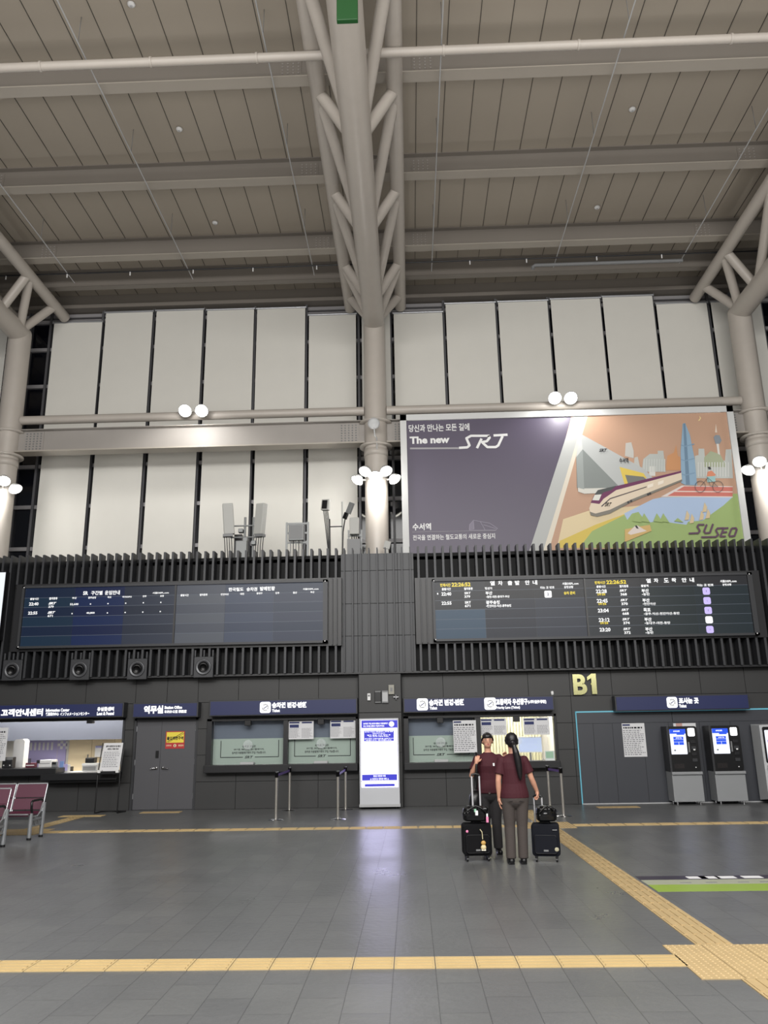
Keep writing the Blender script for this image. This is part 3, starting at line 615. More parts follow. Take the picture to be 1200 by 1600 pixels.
for s_, q, c_ in (('현재시간', (82, 77, 153, 97), M_TY), ('22:26:52', (160, 70, 293, 96), M_TY), ('열', (427, 60, 458, 89), M_TW), ('차', (478, 58, 508, 87), M_TW), ('도', (545, 57, 578, 86), M_TW), ('착', (597, 56, 628, 85), M_TW), ('안', (665, 55, 697, 84), M_TW), ('내', (718, 54, 748, 84), M_TW),
                  ('서울DISPL.com', (922, 68, 1032, 86), M_TW), ('출발시간', (94, 105, 156, 122), M_TW), ('열차종류', (248, 102, 308, 120), M_TW), ('출발역', (392, 100, 442, 117), M_TW), ('타는 곳 번호', (768, 95, 878, 112), M_TW), ('운행상황', (938, 93, 998, 108), M_TW)): TP(m, s_, cd(q), TYY, c_, bold=.03)
rows = [('22:28', '368', '부산', '•동탄', '1', 132, 90, 1), ('22:45', '370', '부산', '•천안아산', '6', 196, 96, 1), ('23:04', '668', '목포', '•광주-익산-천안아산-동탄', '1', 261, 103, 0), ('23:12', '374', '부산', '•동대구-대전-동탄', '2', 324, 109, 1), ('23:20', '372', '부산', '•동탄', '6', 389, 115, 0)]
for t_, n_, d_, v_, p_, y, x, late in rows:
    TP(m, t_, cd((x, y, x+73, y+26)), TYY, M_TW, bold=.03); TP(m, 'SRT', cd((x+160, y, x+206, y+16)), TYY, M_TW, bold=.03, shear=.3); TP(m, n_, cd((x+165, y+24, x+208, y+42)), TYY, M_TW, bold=.03)
    TP(m, d_, cd((x+306, y-4, x+354, y+22)), TYY, M_TW, bold=.03); TP(m, v_, cd((x+308, y+24, x+310+17*len(v_), y+42)), TYY, M_TW, bold=.02)
    if late: TP(m, '도착 완료', cd((x+10, y+26, x+64, y+42)), TYY, M_TY, bold=.03)
    X0, X1, Z0, Z1 = rect(*cd((x+715, y-12, x+764, y+36)), TYY); m.add([(a, TYY, b) for a, b in roundrect(X0, X1, Z0, Z1, .04)], [tuple(range(24))], M_TL if p_ != '2' else M_TW); T(m, p_, (X0+.08, X1-.08, Z0+.06, Z1-.06), TYY-.002, M_TD, bold=.03)
m.build('lettering', ts_[1])
# ================================================================== AIR NOZZLES
for i, (x, y, lab) in enumerate(((17, 1047, 'farthest left, at the photo edge'), (123, 1046, 'second from the left photo edge'), (213, 1045, 'third from the left photo edge'), (317, 1042, 'farthest right, nearest the middle column'))):
    p = P(x, y, 18.9); r = thing('air_nozzle', 'round black air nozzle under the fare board, %s' % lab, 'air nozzle', (p.x, 18.9, 3.0), 'air nozzles under the fare board')
    MB().box(p.x-.23, p.x+.23, 18.95, 19.06, p.z-.24, p.z+.24, M_FIN).box(p.x-.23, p.x-.19, 18.95, 19.02, p.z+.24, p.z+.4, M_FIN).box(p.x+.19, p.x+.23, 18.95, 19.02, p.z+.24, p.z+.4, M_FIN).box(p.x-.02, p.x+.02, 18.95, 19.02, p.z+.24, p.z+.4, M_FIN).build('box', r, bevel=.008)
    MB().lathe([(.185, 0), (.185, .02), (.165, .035), (.15, .02), (.13, .03), (.12, .0)], (p.x, 18.95, p.z), (0, -1, 0), mat('nozzle_grey', (84, 85, 88), .35, metal=.4)).build('ring', r)
    MB().lathe([(.125, 0), (.11, .03), (.085, .06), (.08, .02), (0, .02)], (p.x, 18.94, p.z), (.15, -1, -.35), M_BLACK).build('nozzle', r)
# ================================================================== SIGN BOXES
GYN = 19.02
def sign(px, lab, texts, icons=(), X0=None):
    a, b, z0, z1 = rect(*px, GYN); a = X0 if X0 is not None else a
    r = thing('sign_box', lab, 'sign', ((a+b)/2, GYN, z0), 'blue lit signs over the counters')
    MB().box(a, b, GYN, WY+.03, z0, z1, M_FIN).build('case', r, bevel=.008)
    f = MB().box(a+.03, b-.03, GYN-.012, GYN, z0+.025, z1-.03, M_NAVY).build('face', r)
    m = MB()
    for s_, q, bo in texts: TP(m, s_, q, GYN-.016, M_LET, bold=bo)
    m.build('lettering', f)
    for q in icons:
        m = MB(); c_ = rect(*q, GYN-.02); m.add([(u, GYN-.016, v) for u, v in roundrect(*c_, .05)], [tuple(range(24))], M_LET)
        cx, cz = (c_[0]+c_[1])/2, (c_[2]+c_[3])/2; R_ = (c_[3]-c_[2])*.28
        m.stroke([(cx+R_*math.cos(t), cz+R_*math.sin(t)) for t in (2.4, 1.6, .8, 0, -.7)], .018, GYN-.018, M_GREY); m.stroke([(cx+R_*math.cos(t), cz+R_*math.sin(t)) for t in (5.4, 4.7, 3.9, 3.1)], .018, GYN-.018, M_GREY); m.stroke([(cx-R_*.6, cz-R_*.4), (cx+R_*.6, cz+R_*.4)], .02, GYN-.018, M_INKN)
        m.build('icon', f)
    return r
sign((-60, 1099.5, 193, 1122.5), 'long blue lit sign over the left information counter', (('고객안내센터', (1.7, 1107.5, 67, 1119), .045), ('Information Center', (71.7, 1107, 108.5, 1112), .03), ('顧客案内中心', (71.5, 1113, 92, 1118.5), .03), ('インフォメーションセンター', (94, 1112.5, 139.5, 1118), .03), ('유실물센터', (152, 1104.5, 178, 1111), .04), ('Lost & Found', (151.5, 1112.2, 178, 1117.5), .04)), X0=-13)
sign((207, 1097.5, 309.5, 1121), 'short blue lit sign over the grey double door', (('역무실', (224.8, 1102.5, 255, 1115), .05), ('Station Office', (257, 1103, 284.5, 1107.7), .04), ('车站办公室 駅務室', (256.8, 1109.3, 291.5, 1114.3), .03)))
sign((327, 1092.5, 558.5, 1117.5), 'blue lit sign with one white icon over the closed ticket windows', (('승차권 변경·반환', (425, 1097, 479.5, 1106), .05), ('Ticket', (425, 1108, 437.3, 1112.6), .04)), ((406, 1096.7, 423, 1114),))
sign((630, 1088.5, 866, 1112), 'blue lit sign with two white icons behind the two women', (('승차권 변경·반환', (670.3, 1092.5, 725.5, 1102.5), .05), ('Ticket', (671, 1104, 683, 1108.7), .04), ('교통약자 우선창구', (775, 1091.5, 824.5, 1101.5), .05), ('(노약자·임산부·장애인)', (825, 1093.5, 853.5, 1100), .04), ('Priority Lane (Ticket)', (775, 1103.3, 812.5, 1108.5), .03)), ((651.3, 1091.3, 668.7, 1110), (756.8, 1090, 775, 1109)))
sign((961, 1085.5, 1171, 1110), 'blue lit sign with a white icon over the ticket machines', (('표사는 곳', (1060.5, 1090, 1091.5, 1099.5), .05), ('Ticket', (1061, 1100.5, 1072.5, 1105.5), .04)), ((1042, 1089, 1058.5, 1106),))
# small neighbours of the signs: wall number
m = MB(); M_BRASS = mat('brushed_brass', (206, 204, 150), .22, metal=1)
r = thing('level_sign', 'large raised brass B1 characters on the dark panel wall', 'sign', (P(914, 1070, WY).x, WY-.05, P(914, 1086, WY).z))
for s_, q in (('B', (895.5, 1053.5, 917, 1085.5)), ('1', (918, 1052.5, 932, 1084.5))):
    m = MB(); X0, X1, Z0, Z1 = rect(*q, WY-.07); W_ = X1-X0; H_ = Z1-Z0
    if s_ == 'B': T(m, s_, (X0, X1, Z0, Z1), WY-.07, M_BRASS, bold=.035, thick=.05, res=6)
    else: m.prism([(X0, Z1-.16*H_), (X0+.5*W_, Z1), (X1, Z1), (X1, Z0), (X0+.45*W_, Z0), (X0+.45*W_, Z1-.22*H_), (X0, Z1-.33*H_)][::-1], WY-.07, .05, M_BRASS)
    m.build('letter' if s_ == 'B' else 'digit', r)
    X0, X1, Z0, Z1 = rect(*q, WY-.07); MB().box((X0+X1)/2-.02, (X0+X1)/2+.02, WY-.03, WY+.005, (Z0+Z1)/2-.02, (Z0+Z1)/2+.02, M_BRASS).build('fixing_pin', r)
# ================================================================== DOOR
d = struct(MB().box(XD0, XD1, WY+.02, WY+.2, 0, .005, M_DARK).box(XD0, XD0+.05, WY-.01, WY+.2, 0, ZD1, M_FIN).box(XD1-.05, XD1, WY-.01, WY+.2, 0, ZD1, M_FIN).box(XD0, XD1, WY-.01, WY+.2, ZD1-.05, ZD1, M_FIN), 'door_1')
M_DOOR = mat('door_grey', (78, 78, 82), .45); xm = P(249, 1200, WY).x
for a, b, s_ in ((XD0+.053, xm-.002, -1), (xm+.002, XD1-.053, 1)):
    lf = MB().box(a, b, WY+.02, WY+.06, .01, ZD1-.053, M_DOOR).build('leaf', d, bevel=.002)
    hx = xm+s_*.075; hz = P(247, 1200, WY).z
    h = MB(); h.lathe([(.0, .03), (.03, .03), (.033, .012), (.033, 0)], (hx, WY+.02, hz), (0, -1, 0), M_CHROME, 16); h.path([(hx, WY-.01, hz), (hx, WY-.04, hz), (hx+s_*.03, WY-.05, hz), (hx+s_*.13, WY-.05, hz-.012)], .011, M_CHROME); h.build('handle', lf)
    for z in (.3, 1.05, 1.8): xx = a if s_ < 0 else b; MB().tube((xx, WY+.01, z-.06), (xx, WY+.01, z+.06), .01, M_ALU, n=8).build('hinge', lf)
rb = MB(); rbox(rb, (243, 1173, 247.5, 1184), WY-.005, .02, M_BLACK); rb.build('keypad', d)
X0, X1, Z0, Z1 = rect(258.5, 1142.5, 288.2, 1169.7, WY); r = thing('warning_sign', 'small red and yellow no-entry sticker on the grey double door', 'sign', ((X0+X1)/2, WY+.01, Z0))
MB().box(X0, X1, WY+.013, WY+.02, Z0, Z1, mat('sticker_red', (178, 42, 44), .5)).build('sheet', r)
m = MB(); zmid = Z0+(Z1-Z0)*.34; m.box(X0+.02, X1-.02, WY+.010, WY+.013, zmid, Z1-.02, mat('sticker_yellow', (232, 212, 70), .5)); T(m, '출입제한구역', (X0+.03, X1-.03, zmid+.06, zmid+.14), WY+.008, M_INKD, bold=.04)
m.stroke([(X0+.03, zmid+.015), (X1-.04, Z1-.03)], .012, WY+.009, M_INKD); m.stroke([(X0+.06, zmid+.005), (X1-.01, Z1-.05)], .008, WY+.009, M_INKD)
T(m, '관계자외', (X0+.02, X0+.14, Z0+.05, Z0+.09), WY+.01, mat('sticker_cream', (240, 220, 180), .5), bold=.02); T(m, '출입금지', (X1-.14, X1-.02, Z0+.05, Z0+.09), WY+.01, mat('sticker_cream', (240, 220, 180), .5), bold=.02)
cx = (X0+X1)/2; m.add([(cx+.035*math.cos(t*.524), WY+.01, Z0+.068+.035*math.sin(t*.524)) for t in range(12)], [tuple(range(12))], mat('sticker_cream', (240, 220, 180), .5)); m.box(cx-.008, cx+.008, WY+.006, WY+.01, Z0+.045, Z0+.09, M_INKD)
m.build('print', r)
# ================================================================== TICKET WINDOWS
M_DISC = mat('speaking_disc', (225, 230, 232), .3); M_DISC.node_tree.nodes['Principled BSDF'].inputs['Alpha'].default_value = .2; M_GREEN = mat('shade_green', (168, 184, 174), .75); M_BG = mat('shade_bluegrey', (104, 114, 128), .7)
def paper(px, Y, label, kind='notice', n=14, head=M_INKN, t=.004, cat='notice', grp=None, cols=1, code=False):
    X0, X1, Z0, Z1 = rect(*px, Y); r = thing(kind, label, cat, ((X0+X1)/2, Y, Z0), grp)
    MB().box(X0, X1, Y, Y+t, Z0, Z1, M_PAPER).build('sheet', r); m = MB(); W_ = (X1-X0)/cols
    for c_ in range(cols):
        a, b = X0+c_*W_+.015, X0+(c_+1)*W_-.015
        m.box(a, a+(b-a)*(.9 if cols > 1 else .35), Y-.002, Y, Z1-.055, Z1-.02, head)
        if cols > 1 and c_ == 0: m.box(a+.01, b-.04, Y-.002, Y, Z1-.15, Z1-.08, head)
        lines(m, a, b, Z0+.03, Z1-(.16 if cols > 1 else .14), Y-.002, M_INK, n, seed=int(px[0]))
    if cols == 1: lines(m, X0+.03, X1-.02, Z1-.13, Z1-.07, Y-.002, M_INKD, 1, .6, seed=3)
    m.build('print', r); return r
def counter_window(name, label, H_, panes, sill_z, closed):
    x0, x1, z0, z1 = H_; r = thing(name, label, 'counter window', ((x0+x1)/2, WY, z0))
    m = MB(); m.box(x0, x1, WY-.06, WY+.14, z1-.06, z1, M_DARK); m.box(x0, x0+.12, WY-.06, WY+.14, z0, z1, M_DARK); m.box(x1-.06, x1, WY-.06, WY+.14, z0, z1, M_DARK)
    m.build('frame', r, bevel=.006)
    MB().box(x0, x1, WY-.24, WY+.3, z0, sill_z, M_DARK).build('counter_ledge', r, bevel=.01)
    for i in range(len(panes)-1): MB().box(panes[i][1], panes[i+1][0], WY-.05, WY+.14, sill_z, z1-.06, M_DARK).build('post', r)
    for i, (a, b) in enumerate(panes):
        cx = (a+b)/2-.02
        g = MB().box(a, b, WY+.05, WY+.06, sill_z+.0, z1-.06, M_GLASS).build('glass_pane', r)
        MB().tube((cx, WY+.02, sill_z+.44), (cx, WY+.035, sill_z+.44), .11, M_DISC, n=28).build('speaking_disc', g)
        MB().box(cx-.075, cx+.075, WY-.08, WY+.05, z1-.17, z1-.04, M_BLACK).build('camera', r, bevel=.01)
        MB().box(cx-.16, cx+.16, WY-.08, WY+.12, sill_z, sill_z+.055, M_LGREY).build('cash_tray', r, bevel=.01)
        if closed[i]:
            zs = z0+(z1-z0)*.55 if False else P(390, 1154, WY+.2).z
            m = MB().box(a-.05, b+.05, WY+.2, WY+.22, zs-.0, z1, M_BG); m.build('upper_shade', r)
            m = MB().box(a-.05, b+.05, WY+.18, WY+.2, sill_z-.02, zs, M_GREEN); sh = m.build('closing_board', r)
            m = MB(); Y = WY+.178; zb2 = sill_z+.16; xa, xb = a+.13, b-.14
            m.stroke([(xa, zs-.04), (xa, zb2), (cx-.14, zb2)], .016, Y, M_INKD); m.stroke([(cx+.14, zb2), (xb, zb2), (xb, zs-.04)], .016, Y, M_INKD)
            T(m, 'SRT', (cx-.09, cx+.09, zb2-.03, zb2+.03), Y, M_INKD, bold=.03, shear=.4)
            T(m, '승차권 구입은', (cx-.16, cx+.16, zs-.20, zs-.15), Y, M_INKD, bold=.02); T(m, 'SRT앱, SRTplay, SRT홈페이지,', (cx-.36, cx+.36, zs-.27, zs-.22), Y, M_INKD, bold=.02); T(m, '승차권 자동발매기에서 구입 가능합니다.', (cx-.4, cx+.4, zs-.345, zs-.29), Y, M_INKD, bold=.02)
            m.build('lettering', sh)
    return r
def xr(px, y=1160): return P(px, y, WY).x
SZ = P(400, 1192, WY).z
counter_window('ticket_window', 'closed double ticket window with pale green boards, left of the lit information totem', (XA0, XA1, ZA0, ZA1), ((xr(334), xr(443)), (xr(450), xr(556))), .965, (1, 1))
counter_window('ticket_window', 'double ticket window behind the two women, its right half open and lit', (XB0, XB1, ZB0, ZB1), ((xr(637), xr(743)), (xr(752), xr(868))), .955, (1, 0))
PY = WY+.03
paper((451, 1126.5, 490, 1155), PY, 'two-column notice behind glass, left one on the closed right pane', n=12, cols=2, grp='notices on the ticket windows')
paper((516, 1124.5, 555.5, 1153.5), PY, 'two-column notice behind glass, right one next to the lit totem', n=12, cols=2, grp='notices on the ticket windows')
paper((708.5, 1125.5, 744.5, 1176), WY-.07, 'tall printed notice on the closed pane left of the woman facing the camera', n=13, grp='notices on the ticket windows')
paper((751, 1122.5, 791.5, 1149), PY, 'two-column notice just above the head of the woman facing the camera', n=10, cols=2, grp='notices on the ticket windows')
paper((818, 1121.5, 858.5, 1148), PY, 'two-column notice above the computer monitor in the lit window', n=10, cols=2, grp='notices on the ticket windows')
paper((973.5, 1130, 1009, 1182.5), WY-.036, 'tall printed notice on the dark wall left of the ticket machines', n=14)
# inside the open window
r = thing('vertical_blind', 'cream vertical slat blind at the back of the lit ticket office', 'blind', (2.3, 21.05, .9))
for k in range(22): x = 1.6+k*.075; MB().box(x, x+.06, 21.08, 21.1, .9, 2.35, mat('slat_cream', (216, 212, 176), .7)).build('slat', r)
MB().box(1.55, 3.3, 21.05, 21.12, 2.35, 2.4, M_WHITE).build('head_rail', r)
m = MB().box(1.56, 3.38, 19.55, 20.5, .68, .74, M_WHITE); m.box(1.6, 1.66, 19.6, 20.4, .05, .68, M_GREY); m.box(3.28, 3.34, 19.6, 20.4, .05, .68, M_GREY); tag(m.build('office_desk'), 'white desk inside the lit ticket window', 'desk')
X0, X1, Z0, Z1 = rect(811, 1152.5, 846, 1174.5, 19.9)
r = thing('computer_monitor', 'computer monitor with a pale screen behind the lit ticket window', 'monitor', ((X0+X1)/2, 19.9, .74))
MB().box(X0-.02, X1+.02, 19.9, 19.94, Z0-.02, Z1+.02, M_WHITE).build('case', r, bevel=.006)
s_ = MB().box(X0, X1, 19.893, 19.9, Z0, Z1, glow('monitor_light', (206, 222, 250), .95)).build('screen', r); m = MB(); lines(m, X0+.03, X1-.05, Z0+.03, Z1-.03, 19.891, mat('screen_text', (150, 160, 200), .5, emit=(170, 180, 220), es=.8), 9, .25, 5); m.build('print', s_)
MB().tube(((X0+X1)/2, 19.94, .75), ((X0+X1)/2, 19.94, Z0+.05), .025, M_GREY).box((X0+X1)/2-.12, (X0+X1)/2+.12, 19.84, 20.04, .74, .76, M_GREY).build('stand', r)
p = P(822, 1192, 19.75); r = thing('telephone', 'small dark desk telephone on the desk below the monitor', 'telephone', (p.x+.05, 19.75, .74))
MB().add([(p.x-.05, 19.62, .74), (p.x+.15, 19.68, .74), (p.x+.15, 19.85, .74), (p.x-.05, 19.85, .74), (p.x-.05, 19.68, .77), (p.x+.15, 19.68, .77), (p.x+.15, 19.85, .83), (p.x-.05, 19.85, .83)], [(0, 3, 2, 1), (4, 5, 6, 7), (0, 1, 5, 4), (1, 2, 6, 5), (2, 3, 7, 6), (3, 0, 4, 7)], M_BLACK).build('base', r)
MB().path([(p.x-.04, 19.72, .8), (p.x-.03, 19.77, .84), (p.x+.0, 19.82, .85)], .018, M_BLACK).build('handset', r)
r = thing('printer', 'white ticket printer right of the monitor in the lit window', 'printer', (3.02, 19.8, .74)); MB().box(2.93, 3.2, 19.68, 19.86, .74, .92, M_WHITE).build('body', r, bevel=.015); MB().box(2.96, 3.17, 19.67, 19.69, .8, .84, M_INKD).build('paper_slot', r)
m = MB(); a = P(848, 1175, 19.64); m.path([(a.x-.1, 19.64, .745), (a.x, 19.64, .98), (a.x+.2, 19.64, .84), (a.x+.26, 19.64, .745)], .012, M_LGREY); tag(m.build('cable_arm'), 'bent grey arm beside the monitor in the lit window', 'arm')
X0, X1, Z0, Z1 = rect(852, 1173, 867, 1196, WY-.12); r = thing('ledge_sign', 'small clear stand with a pale green card on the right end of the ledge', 'sign', ((X0+X1)/2, WY-.12, .957))
MB().box(X0, X1, WY-.12, WY-.11, .957, Z1, mat('stand_clear', (205, 212, 210), .2)).box(X0, X1, WY-.15, WY-.06, .957, .967, M_WHITE).build('stand', r); MB().box(X0+.02, X1-.03, WY-.124, WY-.12, (Z0+Z1)/2, Z1-.02, mat('card_green', (150, 186, 160), .6)).build('card', r)
# ================================================================== INFORMATION COUNTER (left)
r = thing('information_counter', 'dark ledge and glass front of the lit information counter at the left photo edge', 'counter', (-9, WY, 0))
zcA = P(45, 1201, 19.0).z; zcB = P(130, 1208, 19.0).z; xs = P(90, 1205, 19.05).x; xs2 = P(65, 1210, 18.95).x
MB().box(-13, xs, 18.95, 19.95, zcA-.16, zcA, M_DARK).build('ledge', r, bevel=.01)
MB().box(xs2, XC1+.02, 18.88, 18.95, zcB-.15, zcB, M_DARK).box(xs, XC1-.005, 18.95, 19.95, zcB-.15, zcB, M_DARK).box(xs2+.2, XC1-.02, 18.95, 19.5, zcB-.2, zcB-.15, M_BLACK).build('ledge', r, bevel=.01)
MB().box(xs, XC1-.06, WY+.1, 19.94, zcB, zcB+.008, M_WHITE).build('worktop', r)
MB().box(XC1-.05, XC1, WY-.03, WY+.2, zcB, ZC1, M_FIN).box(-13, XC1, WY-.03, WY+.2, ZC1-.04, ZC1, M_DARK).build('frame', r)
for a, b in ((-13, P(90, 1150, WY).x-.005), (P(90, 1150, WY).x+.005, XC1-.05)): MB().box(a, b, WY+.05, WY+.06, zcA, ZC1-.04, M_GLASS).build('glass_pane', r)
p = P(141, 1127, 19.25); MB().box(p.x-.07, p.x+.07, 19.2, 19.36, p.z-.05, p.z+.06, M_BLACK).build('camera', r, bevel=.01)
r = thing('wall_cabinet', 'cream cupboard wall with blue-grey block for the glass reflection inside the left information office', 'cabinet', (-9, 21.55, .05))
zq = P(60, 1160, 21.4).z; zq2 = P(60, 1152, 21.4).z
MB().box(-14, -6.62, 20.9, 21.55, P(120, 1156, 20.9).z, 2.9, M_RBLUE).build('reflection_block', r)  # reflection in the counter glass put in as a blue-grey block
for x0, x1 in ((107, 143), (143, 178), (178, 215)):
    X0, X1 = P(x0, 1180, 21.3).x, min(P(x1, 1180, 21.3).x, -6.65)
    d_ = MB().box(X0+.006, X1-.006, 21.28, 21.55, .06, zq2, M_CREAM).build('door', r); MB().box(X1-.09, X1-.07, 21.25, 21.28, 1.0, 1.2, M_GREY).build('handle', d_)
m = MB().box(-14, P(107, 1180, 21.3).x, 21.4, 21.55, .06, zq2, M_RW); m.build('white_panel', r)
X0, X1, Z0, Z1 = rect(40, 1160, 104, 1172, 21.38); r = thing('reflection_panel', 'lilac banner with white stripes and checks inside the information office', 'banner', ((X0+X1)/2, 21.35, Z0-.3))  # purple reflection in the glass, built as a coloured panel behind it
M_LIL = mat('lilac_reflection_and_paper', (176, 168, 214), .5); MB().box(X0, X1, 21.36, 21.4, .06, Z1+.05, M_LIL).build('panel', r)
m = MB()
for k in range(7): x = X0+.02+k*.11; m.box(x, x+.05, 21.355, 21.36, Z0, Z1, M_WHITE)
for i in range(7):
    for j in range(4):
        if (i+j) % 2: x = X0+.85+i*.07; z = Z0+.02+j*.07; m.box(x, x+.07, 21.355, 21.36, z, z+.07, M_WHITE)
m.build('pattern', r)
# white partition
X0, X1, Z0, Z1 = rect(21, 1155, 38, 1201, 20.0); r = thing('counter_partition', 'white rounded partition behind the information counter', 'partition', ((X0+X1)/2, 20.0, .05))
m = MB(); q = roundrect(X0, X1, Z0-.1, Z1, .07); m.prism(q, 19.97, .25, M_WHITE); m.build('panel', r); MB().box(X0-.02, X1+.02, 19.96, 20.25, .05, Z0-.08, M_WHITE).build('base', r)
def deskbox(name, lab, cat, px, Y, m_, depth=.25, parts=None, base=None):
    X0, X1, Z0, Z1 = rect(*px, Y); zb_ = base if base else (zcA+.002 if X1 < xs-.01 else zcB+.01); Z1 = max(Z1, zb_+.05); r = thing(name, lab, cat, ((X0+X1)/2, Y, zb_))
    MB().box(X0, X1, Y, Y+depth, zb_, Z1, m_).build('body', r, bevel=.012)
    for nm, (u0, u1, v0, v1), mm in (parts or []): MB().box(X0+(X1-X0)*u0, X0+(X1-X0)*u1, Y-.008, Y+.01, zb_+(Z1-zb_)*v0, zb_+(Z1-zb_)*v1, mm).build(nm, r)
    return r
DY = 19.45
deskbox('card_terminal', 'dark machine with two lights left of the white partition', 'machine', (3, 1183, 19, 1202), DY, M_DARK, .18, [('top_cover', (.2, 1, .75, 1), M_GREY), ('display', (.1, .9, .3, .6), M_BLACK), ('button', (.15, .25, .2, .32), M_WHITE), ('button', (.75, .85, .2, .32), M_WHITE)])
deskbox('leaflet_box', 'small dark red box with two pens on the information counter', 'box', (39.5, 1192, 55, 1198.5), DY, mat('box_maroon', (96, 28, 48), .5), .12, [('slot', (.1, .9, .4, .6), M_WHITE), ('pen', (.3, .36, .9, 1.9), M_BLACK), ('pen', (.45, .51, .9, 1.9), M_BLACK)])
deskbox('office_printer', 'white printer with dark tray at the middle of the information counter', 'printer', (60, 1187.5, 80, 1201), DY+.1, M_WHITE, .35, [('paper_tray', (-.15, .1, .55, 1.0), M_DARK), ('slot', (.1, .9, .5, .58), M_GREY)])
deskbox('card_reader', 'small glossy card reader stand beside the white printer', 'machine', (80, 1190, 88, 1206), DY-.05, M_GREY, .1, [('screen', (.1, .9, .5, .9), M_BLACK)])
deskbox('acrylic_rack', 'clear grey rack with blue papers on the information counter', 'rack', (91.5, 1195, 106, 1206), DY, M_LGREY, .15, [('paper', (.1, .5, .2, 1.5), mat('sheet_blue', (120, 150, 205), .5)), ('paper', (.55, .95, .2, 1.1), M_LIL)])
deskbox('paper_tray', 'white two-storey paper tray at the right of the information counter', 'tray', (128, 1192.5, 152, 1206), DY+.1, M_LGREY, .3, [('shelf', (-.02, 1.02, .75, .95), M_WHITE), ('opening', (.08, .9, .15, .6), M_GREY)])
deskbox('label_printer', 'black label printer on top of the white paper tray', 'printer', (133, 1184, 147, 1193), DY+.2, M_BLACK, .2, [('slot', (.15, .85, .8, .84), M_GREY)], base=rect(128, 1192.5, 152, 1206, DY+.1)[3]+.003)
deskbox('wall_frame', 'pale blue framed document at the back of the information office', 'frame', (148, 1165, 161, 1183), 21.2, M_WHITE, .05, base=P(150, 1183, 21.2).z, parts=[('sheet', (.08, .92, .8, .97), mat('sheet_violet', (160, 160, 205), .5))])
X0, X1, Z0, Z1 = rect(-14, 1137, 10, 1190, WY-.1); paper((-14, 1137, 10.5, 1189), WY+.02, 'white printed notice on the glass at the left photo edge', n=14)
# easel
e0 = F(147, 1270); e1 = F(182, 1270); EY = 18.75
r = thing('easel_stand', 'black tilted notice stand in front of the information counter', 'stand', ((e0.x+e1.x)/2, EY, 0))
xa, xb = P(149, 1265, EY-.05).x, P(184, 1265, EY-.05).x; zt_ = P(175, 1161, EY).z; zp = P(175, 1207, EY).z
lean = .12; dx = .0
for x in (xa, xb):
    MB().path([(x, EY-.08, .01), (x, EY-.06, zp), (x, EY+lean, zt_)], .014, M_BLACK).build('leg', r)
MB().path([(xa, EY-.08, .012), (xa+.02, EY+.25, .012), (xb+.08, EY+.25, .012), (xb, EY-.08, .012)], .012, M_BLACK).build('foot', r)
MB().box(xa, xb, EY-.12, EY-.03, zp-.03, zp, M_BLACK).box(xa+.08, xb-.08, EY-.13, EY-.11, zp-.02, zp+.035, M_DARK).build('tray', r)
m = MB(); z0_, z1_ = zp+.01, zt_-.0; m.add([(xa+.03, EY-.055, z0_), (xb-.03, EY-.055, z0_), (xb-.03, EY+lean-.01, z1_), (xa+.03, EY+lean-.01, z1_)], [(0, 1, 2, 3)], M_PAPER)
k0 = len(m.v); tmp = MB(); T(tmp, '열차 운행안내 및 할인', (xa+.09, xb-.08, z1_-.09, z1_-.05), 0, M_INKD, bold=.03); T(tmp, '서비스 이용 안내', (xa+.13, xb-.12, z1_-.15, z1_-.11), 0, M_INKD, bold=.03); lines(tmp, xa+.07, xb-.06, z0_+.1, z1_-.18, 0, M_INK, 9, .3, 4)
for v in tmp.v: t = (v.z-z0_)/(z1_-z0_); v.y = EY-.06+t*(lean+.045)-.004
b_ = m.build('sheet', r); tmp.build('print', b_)
for x in (xa+.06, xb-.06): MB().box(x-.045, x+.045, EY-.13, EY-.06, zp-.0, zp+.06, M_WHITE).build('clip', r)
# ================================================================== TOTEM
X0, X1, _, Z1 = rect(562, 1122.5, 624, 1263, 18.95); TYp = 18.85
r = thing('information_totem', 'tall white digital information totem with a glowing screen at the middle pillar', 'digital totem', ((X0+X1)/2, TYp, 0))
MB().box(X0, X1, TYp, 19.08, .05, Z1, mat('totem_silver', (196, 198, 202), .35)).build('body', r, bevel=.012)
MB().box(X0-.01, X1+.01, TYp-.02, 19.09, .04, .1, M_LGREY).build('plinth', r, bevel=.006)
for x in (X0+.08, X1-.08): MB().tube((x, TYp+.08, 0), (x, TYp+.08, .05), .025, M_BLACK, n=12).build('foot', r)
def tpx(a, b, c_, d_): return rect(550+a/7.62, 1060+b/7.62, 550+c_/7.62, 1060+d_/7.62, TYp)
M_SW = glow('totem_white', (218, 214, 255), 4.2); M_SB = mat('totem_blue', (40, 40, 150), .3, emit=(62, 62, 178), es=.9)
a = tpx(112, 500, 540, 1295); s_ = MB().box(a[0], a[1], TYp-.008, TYp+.01, a[2], a[3], M_SW).build('screen', r)
m = MB(); Y = TYp-.011
def tb_(q, mm): u = tpx(*q); m.box(u[0], u[1], Y, Y+.003, u[2], u[3], mm)
tb_((112, 500, 540, 590), M_SB); tb_((143, 622, 500, 748), M_SB); tb_((120, 1142, 538, 1215), M_SB); tb_((152, 1255, 510, 1287), M_SB); tb_((112, 1218, 540, 1226), M_LGREY)
m.build('banner', s_)
m = MB(); Y = TYp-.014
